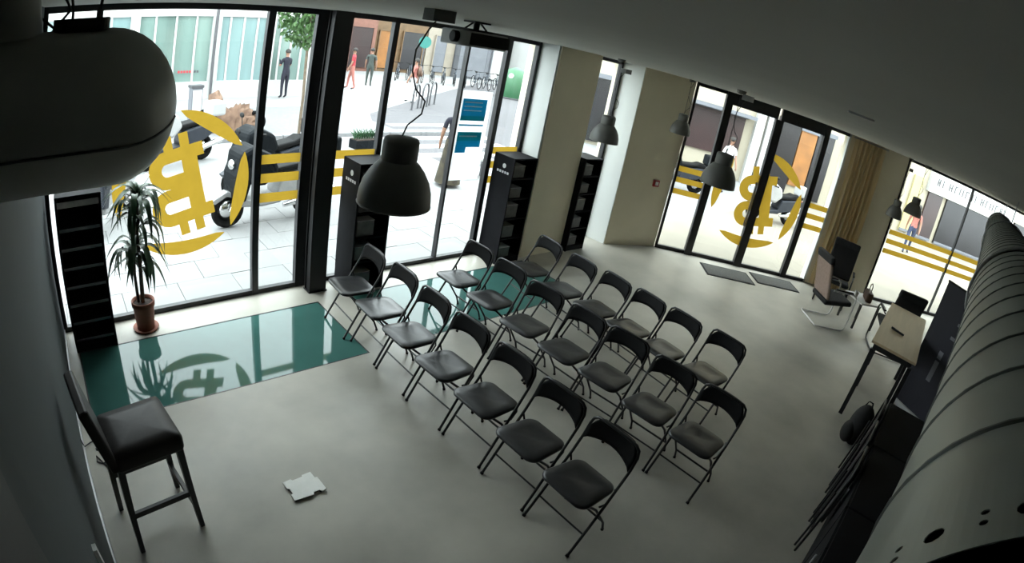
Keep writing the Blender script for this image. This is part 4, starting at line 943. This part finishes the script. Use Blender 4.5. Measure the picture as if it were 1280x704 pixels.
def bicycle():
    t = thing('bicycle', 'x', 'bicycle', group='parked bicycles')
    for x in (-0.52, 0.52):
        m = MB(); m.tube([(x+0.33*math.cos(a), 0, 0.35+0.33*math.sin(a)) for a in [2*PI*k/20 for k in range(20)]], 0.02, 6, closed=True)
        m.build('wheel', 'tyre', t)
        m = MB()
        for k in range(8): a = PI*k/8; m.tube([(x+0.32*math.cos(a), 0, 0.35+0.32*math.sin(a)), (x-0.32*math.cos(a), 0, 0.35-0.32*math.sin(a))], 0.003, 4)
        m.build('spokes', 'chrome', t)
    m = MB()
    for a, b_ in (((0.52, 0, 0.35), (0.08, 0, 0.30)), ((0.08, 0, 0.30), (-0.34, 0, 0.72)), ((-0.34, 0, 0.84), (0.20, 0, 0.80)), ((0.20, 0, 0.88), (0.08, 0, 0.30)), ((0.52, 0, 0.35), (0.19, 0, 0.78)), ((-0.52, 0, 0.35), (-0.32, 0, 0.95))): m.tube([a, b_], 0.017, 6)
    m.build('frame', 'poster_frame', t)
    m = MB(); m.tube([(-0.22, -0.28, 1.0), (-0.34, -0.1, 0.97), (-0.34, 0.1, 0.97), (-0.22, 0.28, 1.0)], 0.016, 6); m.build('handlebar', 'plastic_black', t)
    m = MB(); m.ell((0.22, 0, 0.92), (0.13, 0.07, 0.04), 10, 6); m.build('saddle', 'plastic_black', t)
    m = MB(); m.tube([(0.08, -0.12, 0.2), (0.08, -0.06, 0.2), (0.08, -0.06, 0.30), (0.08, 0.06, 0.30), (0.08, 0.06, 0.40), (0.08, 0.12, 0.40)], 0.01, 6); m.build('pedals', 'plastic_black', t)
    return t
bk = bicycle()
for i in range(10):
    o = bk if i == 0 else copy_tree(bk)
    o.location = (16.6 + i*0.62, 25.2 - i*0.20, -0.03); o.rotation_euler = (0, 0, math.radians(50 + (i*17) % 20))
    o['label'] = 'grey parked bicycle, %s in the far row counted from the coral shop' % ['first', 'second', 'third', 'fourth', 'fifth', 'sixth', 'seventh', 'eighth', 'ninth', 'tenth'][i]

# bicycle hoops
for i, (x, y) in enumerate(((11.55, 16.1), (12.3, 16.6), (13.1, 17.2))):
    t = thing('bike_hoop', 'metal bicycle hoop on the paving, %s from the crossing' % ordn[i], 'bike stand', (x, y, -0.03), math.radians(35), 'bicycle hoops')
    m = MB(); m.tube([(-0.3, 0, 0)] + [(-0.3, 0, 0.6)] + [(0.3*math.cos(a), 0, 0.6+0.3*math.sin(a)) for a in [PI - PI*k/8 for k in range(9)]] + [(0.3, 0, 0)], 0.035, 8); m.build('hoop', 'pole', t)
    for s in (-1, 1): m = MB(); m.lathe([(0.07, 0), (0.07, 0.015)], 12, TR(s*0.3, 0, 0), cap1=True); m.build('base_flange', 'pole', t)

# recycling igloo, tarp-covered bike, tree, street post
t = thing('recycling_igloo', 'green domed recycling container across the street', 'container', (21.0, 20.9, -0.03))
m = MB(); m.lathe([(0.80, 0), (0.85, 0.3), (0.84, 0.8), (0.72, 1.2), (0.45, 1.52), (0.1, 1.66), (0.005, 1.67)], 24); m.build('dome', 'green_plastic', t)
for a in (0.4, 2.0, 3.6, 5.2): m = MB(); m.lathe([(0.13, 0), (0.13, 0.06)], 14, Matrix.Rotation(a, 4, 'Z') @ TR(0.66, 0, 1.2) @ Matrix.Rotation(PI/2*0.8, 4, 'Y'), cap1=True); m.build('slot', 'white_print', t)
m = MB(); m.lathe([(0.82, 0.0), (0.88, 0.0), (0.88, 0.08), (0.82, 0.08)], 24); m.build('skirt_ring', 'pole', t)

t = thing('covered_motorbike', 'motorbike under a crumpled brown tarpaulin by the road edge', 'motorbike', (4.0, 13.3, -0.03), math.radians(-28))
m = MB(); nx, ny = 26, 12; vs = []
for i in range(nx+1):
    f = i/nx; x = -0.75 + 1.5*f
    ht = 0.72*(math.exp(-((f-0.25)/0.16)**2) + 0.62*math.exp(-((f-0.68)/0.24)**2)) + 0.22
    for j in range(ny+1):
        a = PI*j/ny; wd = 0.30 + 0.10*math.sin(f*9)
        rr = 1 + 0.10*math.sin(i*1.7 + j*2.3) + 0.06*math.sin(j*5.1 + i)
        vs.append((x*rr if 0 < i < nx else x, wd*math.cos(a)*rr, max(0.0, ht*math.sin(a)**0.6*rr) if 0 < j < ny else 0.0))
m.add(vs, [(i*(ny+1)+j, (i+1)*(ny+1)+j, (i+1)*(ny+1)+j+1, i*(ny+1)+j+1) for i in range(nx) for j in range(ny)], True); m.build('tarpaulin', 'tarp', t)
for x in (-0.62, 0.66):
    m = MB(); m.tube([(x+0.22*math.cos(a), 0, 0.27+0.22*math.sin(a)) for a in [2*PI*k/18 for k in range(18)]], 0.05, 8, closed=True); m.build('wheel', 'tyre', t)
t = thing('street_cabinet', 'small grey street cabinet beside the tarpaulin', 'cabinet', (3.35, 14.5, -0.03), math.radians(10))
m = MB(); m.box(-0.16, 0.16, -0.12, 0.12, 0, 0.95); m.build('body', 'bld_grey', t, 0.01); m = MB(); m.box(-0.18, 0.18, -0.14, 0.14, 0.95, 1.02); m.build('lid', 'pole', t)
m = MB(); m.box(-0.13, 0.13, -0.128, -0.12, 0.08, 0.9); m.build('cabinet_door', 'plastic_grey', t)

tr = thing('street_tree', 'young street tree with green crown beside the steel column', 'tree', (4.80, 10.75, -0.03))
m = MB(); m.tube([(0, 0, 0), (0.02, 0, 1.2), (-0.02, 0.02, 2.4), (0, 0, 3.4)], [0.036, 0.032, 0.03, 0.02], 10)
for a, z in ((0.5, 2.2), (2.4, 2.5), (4.2, 2.3), (5.5, 2.8)): m.tube([(0, 0, z), (0.35*math.cos(a), 0.35*math.sin(a), z+0.35), (0.55*math.cos(a), 0.55*math.sin(a), z+0.8)], [0.02, 0.014, 0.006], 6)
m.build('trunk', 'bark', tr)
m = MB(); rnd = random.Random(3)
for i in range(1500):
    while True:
        q = Vector((rnd.uniform(-1, 1), rnd.uniform(-1, 1), rnd.uniform(-1, 1)))
        if 0.25 < q.length < 1: break
    p = Vector((-0.12 + q.x*0.62, q.y*0.62, 2.95 + q.z*0.75)); R3 = Euler((rnd.uniform(0, 6), rnd.uniform(0, 6), rnd.uniform(0, 6))).to_matrix(); s_ = rnd.uniform(0.05, 0.085)
    m.add([p + R3 @ Vector(c_)*s_ for c_ in ((-1, 0, 0), (0, -0.55, 0.1), (1, 0, 0), (0, 0.55, 0.1))], [(0, 1, 2), (0, 2, 3)])
o = m.build('crown', 'foliage', tr); o['kind'] = 'stuff'
m = MB(); m.lathe([(0.09, 0.0), (0.09, 0.03)], 14, cap1=True); m.tube([(0.09, 0, 0), (0.09, 0, 1.3)], 0.02, 8); m.build('stake', 'bark', tr)
t = thing('round_street_sign', 'teal round street sign beyond the crossing', 'sign', (13.75, 19.2, -0.03))
m = MB(); m.tube([(0, 0, 0), (0, 0, 2.6)], 0.03, 8); m.build('post', 'pole', t)
m = MB(); m.lathe([(0.26, 0), (0.26, 0.03)], 20, TR(0, 0, 2.35) @ RZ(math.radians(-35)) @ Matrix.Rotation(PI/2, 4, 'X'), cap0=True, cap1=True); m.build('disc', 'teal_plastic', t)
t = thing('bench_seat', 'low pale street bench outside the glass leaf', 'bench', (7.45, 8.3, -0.03), math.radians(-20))
m = MB(); m.box(-0.4, 0.5, -0.18, 0.18, 0.40, 0.45); m.build('seat', 'bld_white', t)
for x in (-0.3, 0.4): m = MB(); m.box(x-0.03, x+0.03, -0.16, 0.16, 0, 0.40); m.build('leg', 'pole', t)

pt_ = thing('street_planter', 'low dark planter with sprigs near the crossing beyond the steel column', 'planter', (6.55, 10.9, -0.03), math.radians(5))
m = MB(); m.box(-0.32, 0.32, -0.16, 0.16, 0, 0.20); m.build('trough', 'scooter_dark', pt_, 0.01)
m = MB(); m.box(-0.30, 0.30, -0.14, 0.14, 0.20, 0.215); m.build('soil', 'soil', pt_)
for k in range(9):
    m = MB(); rr = random.Random(k); x = -0.28 + k*0.07
    for q in range(5):
        a = q*1.26 + k; m.tube([(x, 0.02*math.cos(a), 0.21), (x+0.05*math.cos(a), 0.05*math.sin(a), 0.33), (x+0.12*math.cos(a), 0.12*math.sin(a), 0.36+0.08*rr.random())], [0.012, 0.02, 0.004], 5)
    m.build('sprig', 'leaf', pt_)
